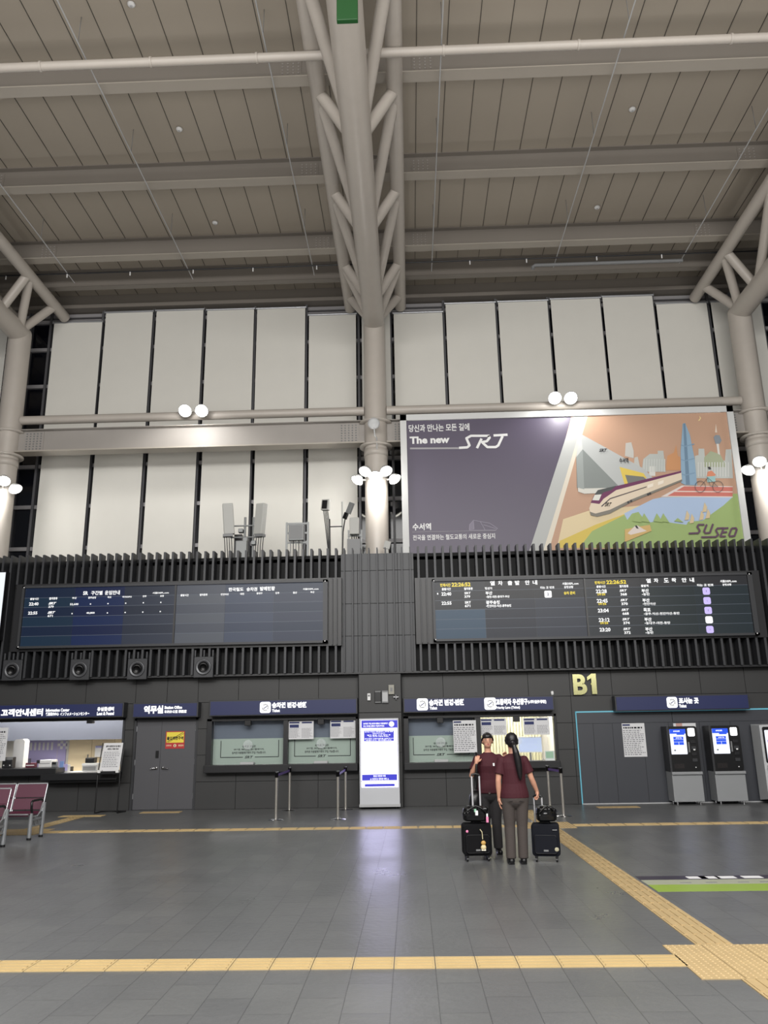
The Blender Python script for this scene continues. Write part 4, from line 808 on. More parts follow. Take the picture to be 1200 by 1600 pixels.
for s2, q in (('승차권 구입·변경·반환은 자동발매기', (135, 527, 428, 548)), ('또는 모바일 앱에서 이용해 주세요', (135, 557, 385, 578)), ('승차권 구입은 자동발매기, 모바일 앱을', (152, 628, 488, 642)), ('이용해 주시기 바랍니다.', (245, 648, 395, 660)), ('열차 출발 시각 확인 후', (180, 668, 460, 681)), ('타는 곳으로 이동해 주세요.', (200, 685, 440, 697)), ('문의사항은 고객안내센터를 이용해 주시기', (152, 710, 490, 723)), ('바랍니다. 감사합니다.', (165, 728, 475, 741)), ('즐겁고 편안한 여행', (255, 1150, 400, 1173)), ('△ 안전하고 행복한 여행 △', (215, 1185, 440, 1208))): T(m, s2, tpx(*q), Y, M_LET, bold=.02)
c_ = tpx(440, 510, 502, 577); cx, cz, R_ = (c_[0]+c_[1])/2, (c_[2]+c_[3])/2, (c_[1]-c_[0])/2; m.add([(cx+R_*math.cos(t*.35), Y, cz+R_*math.sin(t*.35)) for t in range(18)], [tuple(range(18))], M_LET)
for y, s2 in ((775, '승차권'), (800, '변경·반환'), (853, '운임표'), (905, '할인안내'), (970, '이용안내'), (996, '유실물')): T(m, s2, tpx(142, y-6, 190, y+6), Y, M_INKN if y in (800, 996) else M_INK, bold=.02)
m.build('lettering', s_)
# devices on the pillar
def pil(name, lab, cat, px, m_, d=.05, extra=None):
    X0, X1, Z0, Z1 = rect(*px, 19.06); r = thing(name, lab, cat, ((X0+X1)/2, 19.06, Z0)); MB().box(X0, X1, 19.1-d, 19.1, Z0, Z1, m_).build('case', r, bevel=.008)
    for nm, (u0, u1, v0, v1), mm in (extra or []): MB().box(X0+(X1-X0)*u0, X0+(X1-X0)*u1, 19.1-d-.004, 19.1-d+.004, Z0+(Z1-Z0)*v0, Z0+(Z1-Z0)*v1, mm).build(nm, r)
pil('detector', 'small white detector left on the middle pillar above the totem', 'detector', (574, 1083.5, 579, 1094.5), M_WHITE, .06, [('lens', (.2, .8, .55, .8), M_GREY)])
pil('intercom', 'black wall intercom on the middle pillar', 'intercom', (585.5, 1079, 595.5, 1098.5), M_BLACK, .05, [('top_strip', (.05, .95, .88, .97), M_GREY), ('bottom_strip', (.05, .95, .02, .1), M_GREY)])
pil('speaker_box', 'light grey speaker box right of the black intercom', 'speaker', (596.5, 1079, 606.8, 1098.5), M_GREY, .06, [('grille', (.1, .9, .12, .86), M_LGREY)])
pil('junction_box', 'beige box above the grey speaker box on the pillar', 'box', (607, 1070, 616, 1085), mat('box_beige', (150, 148, 138), .5), .06, [('badge', (.3, .7, .3, .7), M_GREY)])
X0, X1, Z0, Z1 = rect(615, 1085.5, 622.5, 1093, 19.06); r = thing('alarm_valve', 'small chrome cross-shaped valve at the right of the pillar', 'valve', ((X0+X1)/2, 19.06, Z0)); cx, cz = (X0+X1)/2, (Z0+Z1)/2
MB().tube((cx, 19.1, cz), (cx, 19.02, cz), .02, M_CHROME).build('stem', r); MB().tube((X0, 19.04, cz), (X1, 19.04, cz), .014, M_CHROME, n=8).tube((cx, 19.04, Z0), (cx, 19.04, Z1), .014, M_CHROME, n=8).build('handle', r)
r = thing('security_sensor', 'tiny white sensor on the wall above the right sign', 'sensor', (P(863, 1083, WY).x, WY-.03, P(863, 1087, WY).z)); p = P(863, 1083, WY-.02); MB().ell((p.x, WY-.02, p.z), (.035, .03, .05), M_WHITE).build('dome', r); MB().box(p.x-.03, p.x+.03, WY-.005, WY+.01, p.z-.045, p.z+.045, M_LGREY).build('base', r)
# ================================================================== DARK KIOSK WALL AND TICKET MACHINES
m = MB(); M_KW = mat('kiosk_wall_board', (58, 60, 66), .45, var=.04, vscale=1)
m.box(XK0, 14, WY-.02, WY+.2, 0.0, 2.02, M_JOINT)
xs_ = [XK0+.02, 4.18, 4.62, 5.30, 5.9, 6.6, 7.3, 8.0, 8.7, 9.4, 10.1, 14]
for a, b in zip(xs_[:-1], xs_[1:]): m.box(a, b-.006, WY-.03, WY, .02, 1.75, M_KW)
for a, b in ((XK0+.02, 6.0), (6.006, 8.6), (8.606, 14)): m.box(a, b-.006, WY-.03, WY, 1.756, 2.0, M_KW)
kw = struct(m, 'wall_kiosk'); M_CY = mat('cyan_edge', (90, 150, 165), .4, emit=(80, 150, 170), es=.6)
struct(MB().box(XK0-.005, XK0+.015, WY-.04, WY, 0, 2.03, M_CY).box(XK0, 14, WY-.04, WY, 2.0, 2.03, M_CY), 'trim_3')
struct(MB().box(XK0, 14, WY-.05, WY, 0, .02, M_LGREY), 'baseboard_back')
KW_, KD = .66, .42
def ticket_machine(lab, xk):
    yb = WY-.06; y0 = yb-KD; r = thing('ticket_machine', lab, 'ticket machine', (xk+KW_/2, y0, 0), 'black ticket machines'); x0, x1 = xk, xk+KW_
    MB().box(x0, x1, y0, yb, .06, .69, mat('kiosk_silver', (150, 152, 154), .4, metal=.2)).build('lower_cabinet', r, bevel=.008)
    MB().box(x0-.005, x1+.005, y0-.05, y0+.05, .63, .69, mat('kiosk_silver', (150, 152, 154), .4)).build('shelf', r, bevel=.008)
    q = roundrect(x0, x1, .69, 1.66, .06); MB().prism(q, y0+.02, KD-.02, M_BLACK).build('upper_cabinet', r)
    MB().prism(roundrect(x0-.012, x0+.03, .69, 1.665, .015), y0+.015, KD-.015, M_FIN).build('edge_trim', r)
    sx0, sx1, sz0, sz1 = x0+.05, x0+.40, 1.06, 1.60
    s_ = MB().prism(roundrect(sx0, sx1, sz0, sz1, .015), y0+.012, .01, glow('kiosk_screen_white', (240, 244, 255), 1.25)).build('screen', r)
    Mb = mat('kiosk_blue', (30, 60, 170), .3, emit=(36, 76, 200), es=1); m = MB(); Y = y0+.008
    m.box(sx0, sx1, Y, Y+.004, sz1-.1, sz1, Mb); m.box(sx0+.15, sx1-.03, Y, Y+.004, sz1-.125, sz1-.1, Mb)
    for (a, b, c_, d_) in ((.07, .29, .32, .375), (.07, .29, .265, .315), (.07, .175, .2, .26), (.185, .29, .2, .26)): m.box(sx0+a, sx0+b, Y, Y+.004, sz0+c_, sz0+d_, Mb)
    m.box(sx0+.06, sx0+.1, Y, Y+.004, sz0+.07, sz0+.1, M_GREY); m.build('buttons', s_)
    m = MB(); T(m, '승차권 발매', (sx0+.08, sx0+.22, sz1-.06, sz1-.03), y0+.004, M_LET, bold=.03); T(m, '승차권 구입', (sx0+.12, sx0+.25, sz0+.335, sz0+.36), y0+.004, M_LET, bold=.02); m.build('lettering', s_)
    MB().prism(roundrect(x0+.45, x0+.60, 1.44, 1.62, .03), y0+.0, .02, M_LET).build('lit_icon', r)
    m = MB()
    for z in (1.50, 1.56): m.box(x0+.49, x0+.495, y0-.003, y0, 1.54, 1.62, M_INK); m.box(x0+.555, x0+.56, y0-.003, y0, 1.54, 1.62, M_INK)
    m.build('icon_mark', r)
    MB().box(x0+.43, x0+.46, y0+.005, y0+.02, 1.1, 1.32, M_GREY).build('card_slot', r)
    for z, mm in ((1.32, M_DARK), (1.19, M_FIN), (1.06, M_DARK), (.93, M_FIN)): MB().box(x0+.49, x0+.6, y0-.0, y0+.02, z-.035, z+.035, mm).build('module', r, bevel=.006)
    MB().box(x0+.53, x0+.57, y0-.01, y0, 1.14, 1.17, M_WHITE).build('light', r); MB().box(x0+.54, x0+.56, y0+.01, y0+.02, .77, .79, M_WHITE).build('lock', r)
    m = MB()
    for k in range(10): m.box(x0+.09+k*.022, x0+.1+k*.022, y0+.014, y0+.02, .76, .86, mat('grille_brown', (38, 30, 30), .5))
    m.build('grille', r)
    for x in (x0+.08, x1-.08): MB().tube((x, y0+.06, 0), (x, y0+.06, .06), .022, M_CHROME, n=12).build('foot', r); MB().tube((x, yb-.06, 0), (x, yb-.06, .06), .022, M_CHROME, n=12).build('foot', r)
xk1 = P(1043.5, 1150, WY-.06-KD).x; xk2 = P(1110, 1150, WY-.06-KD).x; xk3 = P(1189, 1150, 18.7).x
ticket_machine('black and silver ticket machine, left one right of the wall notice', xk1); ticket_machine('black and silver ticket machine, middle one of the row', xk2)
r = thing('ticket_machine', 'white and silver ticket machine cut off by the right photo edge', 'ticket machine', (xk3+.35, 18.7, 0)); y0 = 18.72
M_KS = mat('kiosk_pale', (186, 188, 190), .4)
m = MB(); m.add([(xk3, y0, .1), (xk3, 19.2, .05), (xk3, 19.2, 1.68), (xk3, y0, 1.66), (xk3+.8, y0, .1), (xk3+.8, 19.2, .05), (xk3+.8, 19.2, 1.68), (xk3+.8, y0, 1.66)], [(0, 3, 2, 1), (4, 5, 6, 7), (0, 1, 5, 4), (1, 2, 6, 5), (2, 3, 7, 6), (3, 0, 4, 7)], M_KS); m.build('cabinet', r, bevel=.01)
MB().prism(roundrect(xk3+.05, xk3+.75, .85, 1.62, .04), y0-.01, .02, M_BLACK).build('bezel', r); MB().box(xk3+.05, xk3+.78, y0-.12, y0+.01, .72, .82, M_WHITE).build('shelf', r, bevel=.02)
s_ = MB().prism(roundrect(xk3+.09, xk3+.5, .9, 1.55, .02), y0-.016, .01, glow('kiosk_screen_white', (240, 244, 255), 1.25)).build('screen', r)
m = MB()
for k in range(4): m.box(xk3+.13, xk3+.46, y0-.02, y0-.014, 1.28-k*.075, 1.34-k*.075, mat('kiosk_violet', (120, 80, 170), .4, emit=(150, 110, 205), es=.9))
m.build('buttons', s_)
for x in (xk3+.1, xk3+.7): MB().tube((x, y0+.1, 0), (x, y0+.1, .1), .03, M_BLACK, n=10).build('foot', r)
X0, X1, Z0, Z1 = rect(1052, 1130, 1087, 1135, WY-.035); r = thing('notice', 'narrow white and pink notice above the left ticket machine', 'notice', ((X0+X1)/2, WY-.035, Z0)); MB().box(X0, X1, WY-.036, WY-.03, Z0-.12, Z1, M_PAPER).build('sheet', r); MB().box(X0+.06, X0+.2, WY-.038, WY-.036, Z0-.12, Z1, mat('notice_pink', (190, 150, 140), .6)).build('print', r)
# ================================================================== TACTILE PAVING
def tact(label, x0, x1, y0, y1, kind, ax='x', worn=False, name='tactile_paving'):
    m = MB(); mm = M_TACTD if worn else M_TACT; n = max(1, round((x1-x0)/.3054)); k = max(1, round((y1-y0)/.3054)); a = (x1-x0)/n; b = (y1-y0)/k; j = .003
    for i in range(n):
        for q in range(k):
            X, Y = x0+i*a, y0+q*b; m.box(X+j, X+a-j, Y+j, Y+b-j, .0, .006, mm)
            if kind == 'bar':
                for t in range(4):
                    c_ = (t+.5)/4
                    if ax == 'x': m.box(X+.02, X+a-.02, Y+b*c_-.017, Y+b*c_+.017, .006, .011, mm)
                    else: m.box(X+a*c_-.017, X+a*c_+.017, Y+.02, Y+b-.02, .006, .011, mm)
            else:
                for u in range(6):
                    for v in range(6):
                        cx, cy = X+(u+.5)*a/6, Y+(v+.5)*b/6; s8 = [(cx+.013*math.cos(t*math.pi/3), cy+.013*math.sin(t*math.pi/3)) for t in range(6)]
                        m.add([(p, r_, .006) for p, r_ in s8]+[(cx+(p-cx)*.6, cy+(r_-cy)*.6, .011) for p, r_ in s8], [(t, (t+1) % 6, 6+(t+1) % 6, 6+t) for t in range(6)]+[tuple(range(6, 12))], mm)
    return tag(m.build(name), label, 'tactile paving', 'yellow tactile paving')
dx = .3054; gx = -.4778
tact('near yellow tactile strip crossing the floor at the bottom of the photo', gx-40*dx, gx+8*dx, 6.535, 6.84, 'bar')
tact('yellow dotted tactile square where two strips meet, bottom right', gx+8*dx-.02, gx+11*dx-.02, 6.22, 7.12, 'dot', worn=True)
tact('yellow tactile strip running from the near square towards the counters', 2.21, 2.51, 7.12, 14.9, 'bar', 'y', worn=True)
tact('short end of yellow tactile strip leaving the bottom right corner', 2.21, 2.51, 3.5, 6.22, 'bar', 'y', worn=True)
tact('far yellow tactile strip crossing in front of the ticket windows', -6.7, 1.92, 15.15, 15.45, 'bar')
tact('far yellow tactile strip right of the second woman, before the ticket machines', 2.82, 14, 15.15, 15.45, 'bar')
tact('yellow dotted tactile square behind the right suitcase', 1.92, 2.82, 14.9, 15.8, 'dot', worn=True)
tact('short yellow tactile strip leading from the far square to the ticket window', 2.21, 2.51, 15.8, 18.1, 'bar', 'y')
tact('yellow dotted tactile square beside the maroon seats', -7.6, -6.7, 14.9, 15.8, 'dot')
tact('short yellow tactile strip leading to the information counter', -7.3, -7.0, 15.8, 18.0, 'bar', 'y')
tact('yellow dotted tactile row right in front of the information counter', -7.6, -6.66, 18.0, 18.3, 'dot')
tact('worn yellow tactile row in front of the grey double door', -6.05, -5.15, 18.6, 18.9, 'dot', worn=True)
tact('yellow tactile row under the wall notice by the ticket machines', 3.95, 4.85, 18.35, 18.65, 'dot', worn=True)
# floor sticker
r = thing('floor_sticker', 'wide floor sticker with a dark band, pale band and lime green band', 'floor sticker', (6, 9.6, 0)); ya, yb_, yc, yd = [F(1100, y).y for y in (1368.5, 1374.5, 1382, 1392.5)]
for nm, y0, y1, cc in (('dark_band', yb_, ya, (52, 46, 60)), ('pale_band', yc, yb_, (160, 163, 142)), ('green_band', yd, yc, (140, 166, 62))): MB().box(2.55, 8.5, y0, y1, 0, .003, mat('sticker_'+nm, cc, .35, var=.05)).build(nm, r)
m = MB()
for x in (1072, 1092, 1118, 1160): p = F(x, 1371); L = .22; m.box(p.x, p.x+L, yb_+.05, ya-.05, .003, .004, M_PAPER)
for k in range(14): x = 2.9+k*.3+random.random()*.1; m.box(x, x+.12, yc+.08, yc+.12, .003, .004, M_GREY)
m.build('print', r)
# ================================================================== BARRIER POSTS
M_SEATM = mat('brushed_post', (190, 186, 178), .3, metal=.75)
def post(x, y, lab, to=None, h=.9):
    r = thing('barrier_post', lab, 'barrier post', (x, y, 0), 'stainless belt barrier posts')
    MB().lathe([(0, .028), (.03, .028), (.15, .012), (.165, .0)], (x, y, 0), (0, 0, 1), M_CHROME, 28).build('base', r)
    MB().tube((x, y, .02), (x, y, h-.1), .027, M_SEATM, n=20).build('pole', r)
    MB().lathe([(.027, -.1), (.036, -.1), (.036, -.02), (.038, -.02), (.038, 0), (0, .0)], (x, y, h), (0, 0, 1), M_BLACK, 20).build('head', r)
    MB().tube((x, y, h), (x, y, h+.012), .034, M_CHROME, n=20).build('cap', r)
    if to:
        a = Vector((x, y, h-.06)); b = Vector((to[0], to[1], h-.06)); d_ = (b-a).normalized(); q = Vector((-d_.y, d_.x, 0))*.002; a += d_*.037; b -= d_*.037; z = Vector((0, 0, .024))
        MB().add([a-q-z, a+q-z, b+q-z, b-q-z, a-q+z, a+q+z, b+q+z, b-q+z], [(0, 3, 2, 1), (4, 5, 6, 7), (0, 1, 5, 4), (1, 2, 6, 5), (2, 3, 7, 6), (3, 0, 4, 7)], mat('belt_violet', (92, 70, 130), .6)).build('belt', r)
fb_, ff = F(452, 1266), F(431, 1281); post(ff.x, ff.y, 'front chrome post of the left belt pair under the ticket windows', (fb_.x, fb_.y)); post(fb_.x, fb_.y, 'rear chrome post of the left belt pair, nearest the wall')
fb_, ff = F(540, 1265), F(528, 1280); post(ff.x, ff.y, 'front chrome post of the belt pair left of the totem', (fb_.x, fb_.y)); post(fb_.x, fb_.y, 'rear chrome post of the belt pair left of the totem')
ff = F(881, 1275); fb_ = F(860, 1268); post(ff.x, ff.y, 'front chrome post right of the woman with the ponytail', (fb_.x, fb_.y)); post(fb_.x, fb_.y, 'rear chrome post behind the right suitcase')
# ================================================================== FLOODLIGHTS
def lamp_head(r, c_, d_, rad=.2, name='lamp'):
    c_ = Vector(c_); d_ = Vector(d_).normalized()
    h = MB().lathe([(0, -.16), (rad*.55, -.15), (rad*.95, -.03), (rad*1.02, 0), (rad*.9, 0)], c_, d_, M_LGREY, 24).build(name, r)
    MB().lathe([(rad*.93, -.005), (rad*.7, .03), (rad*.4, .05), (0, .06)], c_, d_, M_LAMP, 24).build('lens', h)
def cluster(cx, lab, z):
    r = thing('floodlight_cluster', lab, 'floodlight', (cx, CY-.3, z), 'floodlight clusters on the columns')
    MB().lathe([(.34, -.04), (.34, .04)], (cx, CY, z+.02), (0, 0, 1), M_STEELB, 32).build('ring', r)
    for ang in (-150, -118, -90, -62, -30):
        t = math.radians(ang); dr = Vector((math.cos(t), math.sin(t), 0)); c_ = Vector((cx, CY, z+(.12 if abs(ang+90) in (28,) else -.05)))+dr*.6
        MB().tube(Vector((cx, CY, z))+dr*.33, c_-Vector((0, 0, -.05)), .025, M_STEELB, n=8).build('arm', r); lamp_head(r, c_, dr*.55+Vector((0, 0, -.75)), .18)
zL = P(595, 742, CY-.6).z
for cx, lab in zip(CXS, ('bright floodlight cluster on the left column at the photo edge', 'bright floodlight cluster on the middle column', 'bright floodlight cluster on the right column')):
    cluster(cx, lab, zL); light('cluster_light', 'POINT', (cx, CY-.75, zL-.3), 105, (1, .98, .95), .18)
for (xa_, xb_), y, lab in (((289, 315), 642, 'pair of bright floodlights on the tube of the left bay'), ((867, 892), 622, 'pair of bright floodlights above the billboard')):
    p = P((xa_+xb_)/2, y, CY-.4); r = thing('floodlight_pair', lab, 'floodlight', (p.x, CY-.3, p.z-.1), 'floodlight pairs on the tubes')
    for x in (xa_, xb_):
        q = P(x, y, CY-.4); lamp_head(r, q, (0, -.75, -.6), .19); MB().path([(q.x, CY-.12, zc+.03), (q.x, CY-.2, zc+.0), (q.x, CY-.33, q.z+.02)], .02, M_STEELB).build('bracket', r)
    light('pair_light', 'SPOT', (p.x, CY-1.3, p.z-.25), 150, (1, .98, .95), .2, rot=(math.radians(35), 0, 0), spot=math.radians(150))
p = P(584, 662, CY-.75); r = thing('round_antenna', 'round white dish on a bent arm on the middle column', 'antenna', (p.x, CY-.75, p.z-.2))
MB().lathe([(0, .03), (.12, .02), (.165, -.02), (.16, -.04), (0, -.05)], p, (.05, -.8, -.6), M_LGREY, 28).build('dish', r)
q = P(589, 702, CY-.33); MB().path([p+Vector((0, .05, 0)), p+Vector((.02, .1, -.3)), (q.x, CY-.42, q.z+.3), (q.x, CY-.34, q.z)], .018, M_LGREY).build('arm', r)
# ================================================================== EXIT SIGN under the middle truss
gz = 11.95; p0 = F(526, 33, gz); 
r = thing('exit_sign', 'dark green box sign hanging under the middle truss at the top edge', 'sign', (p0.x+.16, p0.y, gz)); MG = mat('sign_green', (14, 62, 22), .5, emit=(10, 60, 20), es=.3)
MB().box(p0.x, p0.x+.32, p0.y-.02, p0.y+.06, gz, gz+.68, MG).build('panel', r, bevel=.01)
for x in (p0.x+.06, p0.x+.26): MB().tube((x, p0.y+.02, gz+.67), (x, p0.y+.02, 12.85), .01, M_GREY, n=8).build('hanger', r)
# ================================================================== ANTENNAS on the roof of the finned wall
AY = 20.0; AZ = 5.79; M_ANT = mat('antenna_shell', (172, 172, 168), .55); M_ANTM = mat('antenna_metal', (128, 130, 130), .45, metal=.3)
def pan(mb, c_, w_, d_, h_, tilt, yaw, m_):
    R_ = Matrix.Rotation(yaw, 3, 'Z') @ Matrix.Rotation(tilt, 3, 'Y'); v = []
    for z in (-h_/2, h_/2):
        for x, y in ((-w_/2, -d_/2), (w_/2, -d_/2), (w_/2, d_/2), (-w_/2, d_/2)): v.append(Vector(c_)+R_ @ Vector((x, y, z)))
    mb.add(v, [(0, 3, 2, 1), (4, 5, 6, 7), (0, 1, 5, 4), (1, 2, 6, 5), (2, 3, 7, 6), (3, 0, 4, 7)], m_); return R_
r = thing('antenna_mast', 'antenna mast with two tall white panel antennas on the finned wall', 'antenna', (P(385, 860, AY).x, AY, AZ))
for (x, y, yw, tl_) in ((357, 811, .25, .09), (407, 811, -.55, -.09)):
    p = P(x, y, AY-.1); m = MB(); pan(m, p, .27, .16, .82, -tl_, yw, M_ANT); a_ = m.build('panel_antenna', r, bevel=.02)
    m = MB(); R_ = pan(m, p+Vector((0, 0, -.44)), .25, .14, .07, -tl_, yw, M_GREY); m.build('end_cap', a_)
    for k in range(4): q = p+Vector((-.09+k*.06, 0, -.46)); MB().path([q, q+Vector((.02*(1 if x < 380 else -1), 0, -.25)), (q.x+.04*(1 if x < 380 else -1), AY, AZ+.02)], .012, M_DARK, n=6).build('cable', a_)
for x in (383, 396): q = P(x, 820, AY+.1); MB().tube((q.x, AY+.1, AZ), (q.x, AY+.1, q.z+.2), .03, M_ANTM, n=12).build('pole', r)
m = MB()
for y in (822, 840): a_, b_ = P(360, y, AY+.08), P(408, y-1, AY+.08); m.tube(a_, b_, .02, M_ANTM, n=8)
m.build('crossbar', r)
for x, y in ((383, 843), (396, 848), (376, 829)): q = P(x, y, AY); MB().box(q.x-.06, q.x+.06, AY-.03, AY+.13, q.z-.05, q.z+.05, M_ANTM).build('clamp', r, bevel=.01)
q = P(378, 852, AY); MB().box(q.x-.14, q.x+.14, AY-.1, AY+.1, AZ, q.z+.1, M_ANTM).build('junction_box', r, bevel=.01); q = P(373, 848, AY+.3); MB().box(q.x-.1, q.x+.1, AY+.2, AY+.35, AZ, q.z+.2, M_DARK).build('dark_box', r)
r = thing('radio_unit', 'grey radio unit in a metal rack between the two antenna masts', 'radio unit', (P(463, 860, AY).x, AY, AZ)); a_, b_ = P(448, 818, AY), P(481, 818, AY)
for x in (a_.x, b_.x): MB().box(x-.025, x+.025, AY, AY+.05, AZ, a_.z+.03, M_ANTM).build('rack_post', r)
for z in (a_.z, a_.z-.5, a_.z-.25): MB().box(a_.x, b_.x, AY+.01, AY+.04, z-.03, z+.02, M_ANTM).build('rack_bar', r)
X0, X1, Z0, Z1 = rect(453, 822, 473, 845, AY-.05); MB().box(X0-.03, X1+.03, AY-.12, AY+.0, Z0, Z1+.03, M_ANTM).build('housing', r, bevel=.015); MB().box(X0, X1, AY-.13, AY-.12, Z0+.04, Z1, M_GREY).build('fin_cover', r)
for k in range(5): x = X0+.02+k*.07; MB().path([(x, AY-.06, Z0), (x+.01*math.sin(k*3), AY-.05, Z0-.15), (x, AY-.03, AZ)], .012, M_BLACK if k % 2 else M_ANTM, n=6).build('cable', r)
r = thing('antenna_mast', 'antenna mast with small tilted antennas next to the middle column', 'antenna', (P(535, 860, AY).x, AY, AZ))
p = P(509, 789, AY-.1); m = MB(); pan(m, p, .22, .1, .29, .1, -.35, M_ANT); a_ = m.build('panel_antenna', r, bevel=.015); m = MB(); pan(m, p+Vector((-.025, -.06, 0)), .14, .012, .22, .1, -.35, M_BLACK); m.build('dark_face', a_)
for k in range(4): q = p+Vector((-.06+k*.035, 0, -.14)); MB().path([q, q+Vector((.04, 0, -.3)), (P(515, 850, AY).x+.01*k, AY, AZ)], .012, M_DARK, n=6).build('cable', a_)
p = P(547, 794, AY-.1); m = MB(); pan(m, p, .12, .1, .3, .45, -.5, M_ANTM); m.build('panel_antenna', r, bevel=.01); p2 = P(540, 806, AY-.1); m = MB(); pan(m, p2, .09, .08, .17, .45, -.5, M_BLACK); m.build('connector', r)
q = P(535, 790, AY+.05); MB().tube((q.x, AY+.05, AZ), (q.x, AY+.05, q.z+.1), .025, M_ANT, n=12).build('pole', r)
MB().path([p2, (q.x+.02, AY, p2.z-.4), (q.x, AY, AZ)], .016, M_BLACK, n=6).build('cable', r); q2 = P(515, 823, AY); MB().tube((q2.x, AY, q2.z), (q.x, AY, q2.z), .015, M_DARK, n=8).build('crossbar', r)
q = P(515, 840, AY); MB().tube((q.x+.02, AY+.02, AZ), (q.x, AY+.02, q.z+.5), .014, M_BLACK, n=8).build('pole', r)
X0, X1, Z0, Z1 = rect(546.5, 809, 561, 835, AY-.1); r = thing('radio_unit', 'white radio box with a grey finned cover left of the middle column', 'radio unit', ((X0+X1)/2, AY-.1, AZ)); MB().box(X0, X1, AY-.15, AY-.02, Z0, Z1, M_ANT).build('housing', r, bevel=.015)
for x in (X0-.04, X1+.05): MB().box(x-.02, x+.02, AY+.02, AY+.06, AZ, Z0+.15, M_ANTM).build('rack_post', r)
MB().box(X0-.06, X1+.07, AY+.0, AY+.03, Z0-.03, Z0+.03, M_ANTM).box(X0+.04, X1-.04, AY-.04, AY+.02, Z0-.01, Z1-.1, M_ANTM).build('rack_bar', r)
for k in range(3): x = X0+.05+k*.06; MB().path([(x, AY-.08, Z0), (x, AY-.08, Z0-.2)], .014, M_BLACK, n=6).build('cable', r)
MB().box(X0-.06, X1+.03, AY-.2, AY-.05, AZ, Z0-.14, M_GREY).build('finned_cover', r)
q = P(605, 850, AY+.1); m = MB(); pan(m, (q.x, AY+.1, q.z-.03), .16, .1, .2, .25, 0, M_ANT); m.box(q.x-.03, q.x+.03, AY+.07, AY+.13, AZ, q.z-.05, M_ANT); tag(m.build('floor_floodlight'), 'small white tilted box at the foot of the middle column', 'box')
# glowing edge panel
X0, X1, Z0, Z1 = rect(-30, 893, 4, 1000, 18.8); r = thing('edge_display', 'bright white display edge at the left photo border beside the fare board', 'display board', ((X0+X1)/2, 18.8, Z0)); MB().box(X0, X1, 18.8, 19.02, Z0, Z1, M_DARK).build('case', r); MB().box(X0+.02, X1-.01, 18.79, 18.8, Z0+.03, Z1-.03, glow('display_white', (235, 240, 245), 1.1)).build('screen', r)
# ================================================================== SEATS
M_MAR = mat('seat_maroon', (80, 32, 52), .5); M_MARD = mat('seat_maroon_dark', (84, 42, 58), .55); M_SEAT = mat('seat_frame', (178, 181, 184), .3, metal=.6)
def bench(label, xr_, y, n):
    r = thing('bench_seat', label, 'seat', (xr_-n*.28, y, 0), 'maroon waiting bench seats')
    def leg(x):
        MB().path([(x, y, .03), (x+.005, y, .25), (x+.01, y-.0, .56)], .034, M_SEAT, n=12).build('leg', r)
        MB().path([(x-.0, y-.45, .03), (x, y-.45, .42)], .034, M_SEAT, n=12).build('leg', r)
        for yy in (y, y-.45): MB().tube((x, yy, 0), (x, yy, .035), .038, M_DARK, n=12).build('foot', r)
        MB().box(x-.015, x+.015, y-.44, y-.01, .30, .33, M_SEAT).box(x-.012, x+.012, y-.44, y-.01, .2, .22, M_SEAT).path([(x, y-.43, .21), (x, y-.35, .31), (x, y-.27, .21), (x, y-.2, .31), (x, y-.12, .21), (x, y-.03, .31)], .007, M_SEAT, n=6).build('leg_brace', r)
    leg(xr_); leg(xr_-1.1)
    MB().box(xr_-n*.56, xr_, y-.30, y-.22, .31, .37, M_SEAT).build('beam', r)
    for k in range(n):
        x1 = xr_-.0-k*.56; x0 = x1-.53
        prof = [(y-.55, .40), (y-.53, .425), (y-.4, .415), (y-.15, .40), (y-.06, .43), (y-.01, .52), (y+.12, .84)]
        m = MB(); vs = []; t = .022
        for yy, zz in prof[:5]: vs += [(x0, yy, zz), (x1, yy, zz), (x1, yy, zz-t), (x0, yy, zz-t)]
        fs = []
        for i in range(4): a = i*4; fs += [(a, a+1, a+5, a+4), (a+1, a+2, a+6, a+5), (a+2, a+3, a+7, a+6), (a+3, a, a+4, a+7)]
        m.add(vs, fs+[(3, 2, 1, 0), (16, 17, 18, 19)], M_MAR); seat = m.build('seat', r, bevel=.006)
        bk = MB()
        for (ya, za), (yb2, zb3) in (((y-.05, .45), (y+.01, .63)), ((y+.015, .645), (y+.09, .86))):
            bk.add([(x0, ya, za), (x1, ya, za), (x1, yb2, zb3), (x0, yb2, zb3), (x0, ya+.03, za), (x1, ya+.03, za), (x1, yb2+.03, zb3), (x0, yb2+.03, zb3)], [(0, 1, 2, 3), (7, 6, 5, 4), (0, 4, 5, 1), (1, 5, 6, 2), (2, 6, 7, 3), (3, 7, 4, 0)], M_MAR)
        b_ = bk.build('backrest', r, bevel=.006)
        MB().tube((x0, y+.105, .868), (x1, y+.105, .868), .014, M_SEAT, n=10).build('top_rail', b_)
        for x in (x0, x1): MB().path([(x, y-.04, .42), (x, y+.0, .55), (x, y+.1, .86)], .012, M_SEAT, n=8).build('side_rail', b_)
        MB().tube((x0, y-.55, .41), (x1, y-.55, .41), .013, M_SEAT, n=8).build('front_rail', seat)
    MB().path([(xr_, y-.05, .6), (xr_, y-.1, .62), (xr_, y-.42, .62), (xr_, y-.46, .6), (xr_, y-.45, .5), (xr_, y-.42, .43)], .02, M_BLACK, n=8).path([(xr_, y-.02, .56), (xr_, y-.1, .42), (xr_, y-.22, .36), (xr_, y-.42, .36)], .015, M_SEAT, n=8).build('armrest', r)
bench('rear maroon bench seat with chrome legs in front of the information counter', -6.46, 14.66, 3)
bench('front maroon bench seat cut off by the left photo edge', -6.5, 13.4, 3)
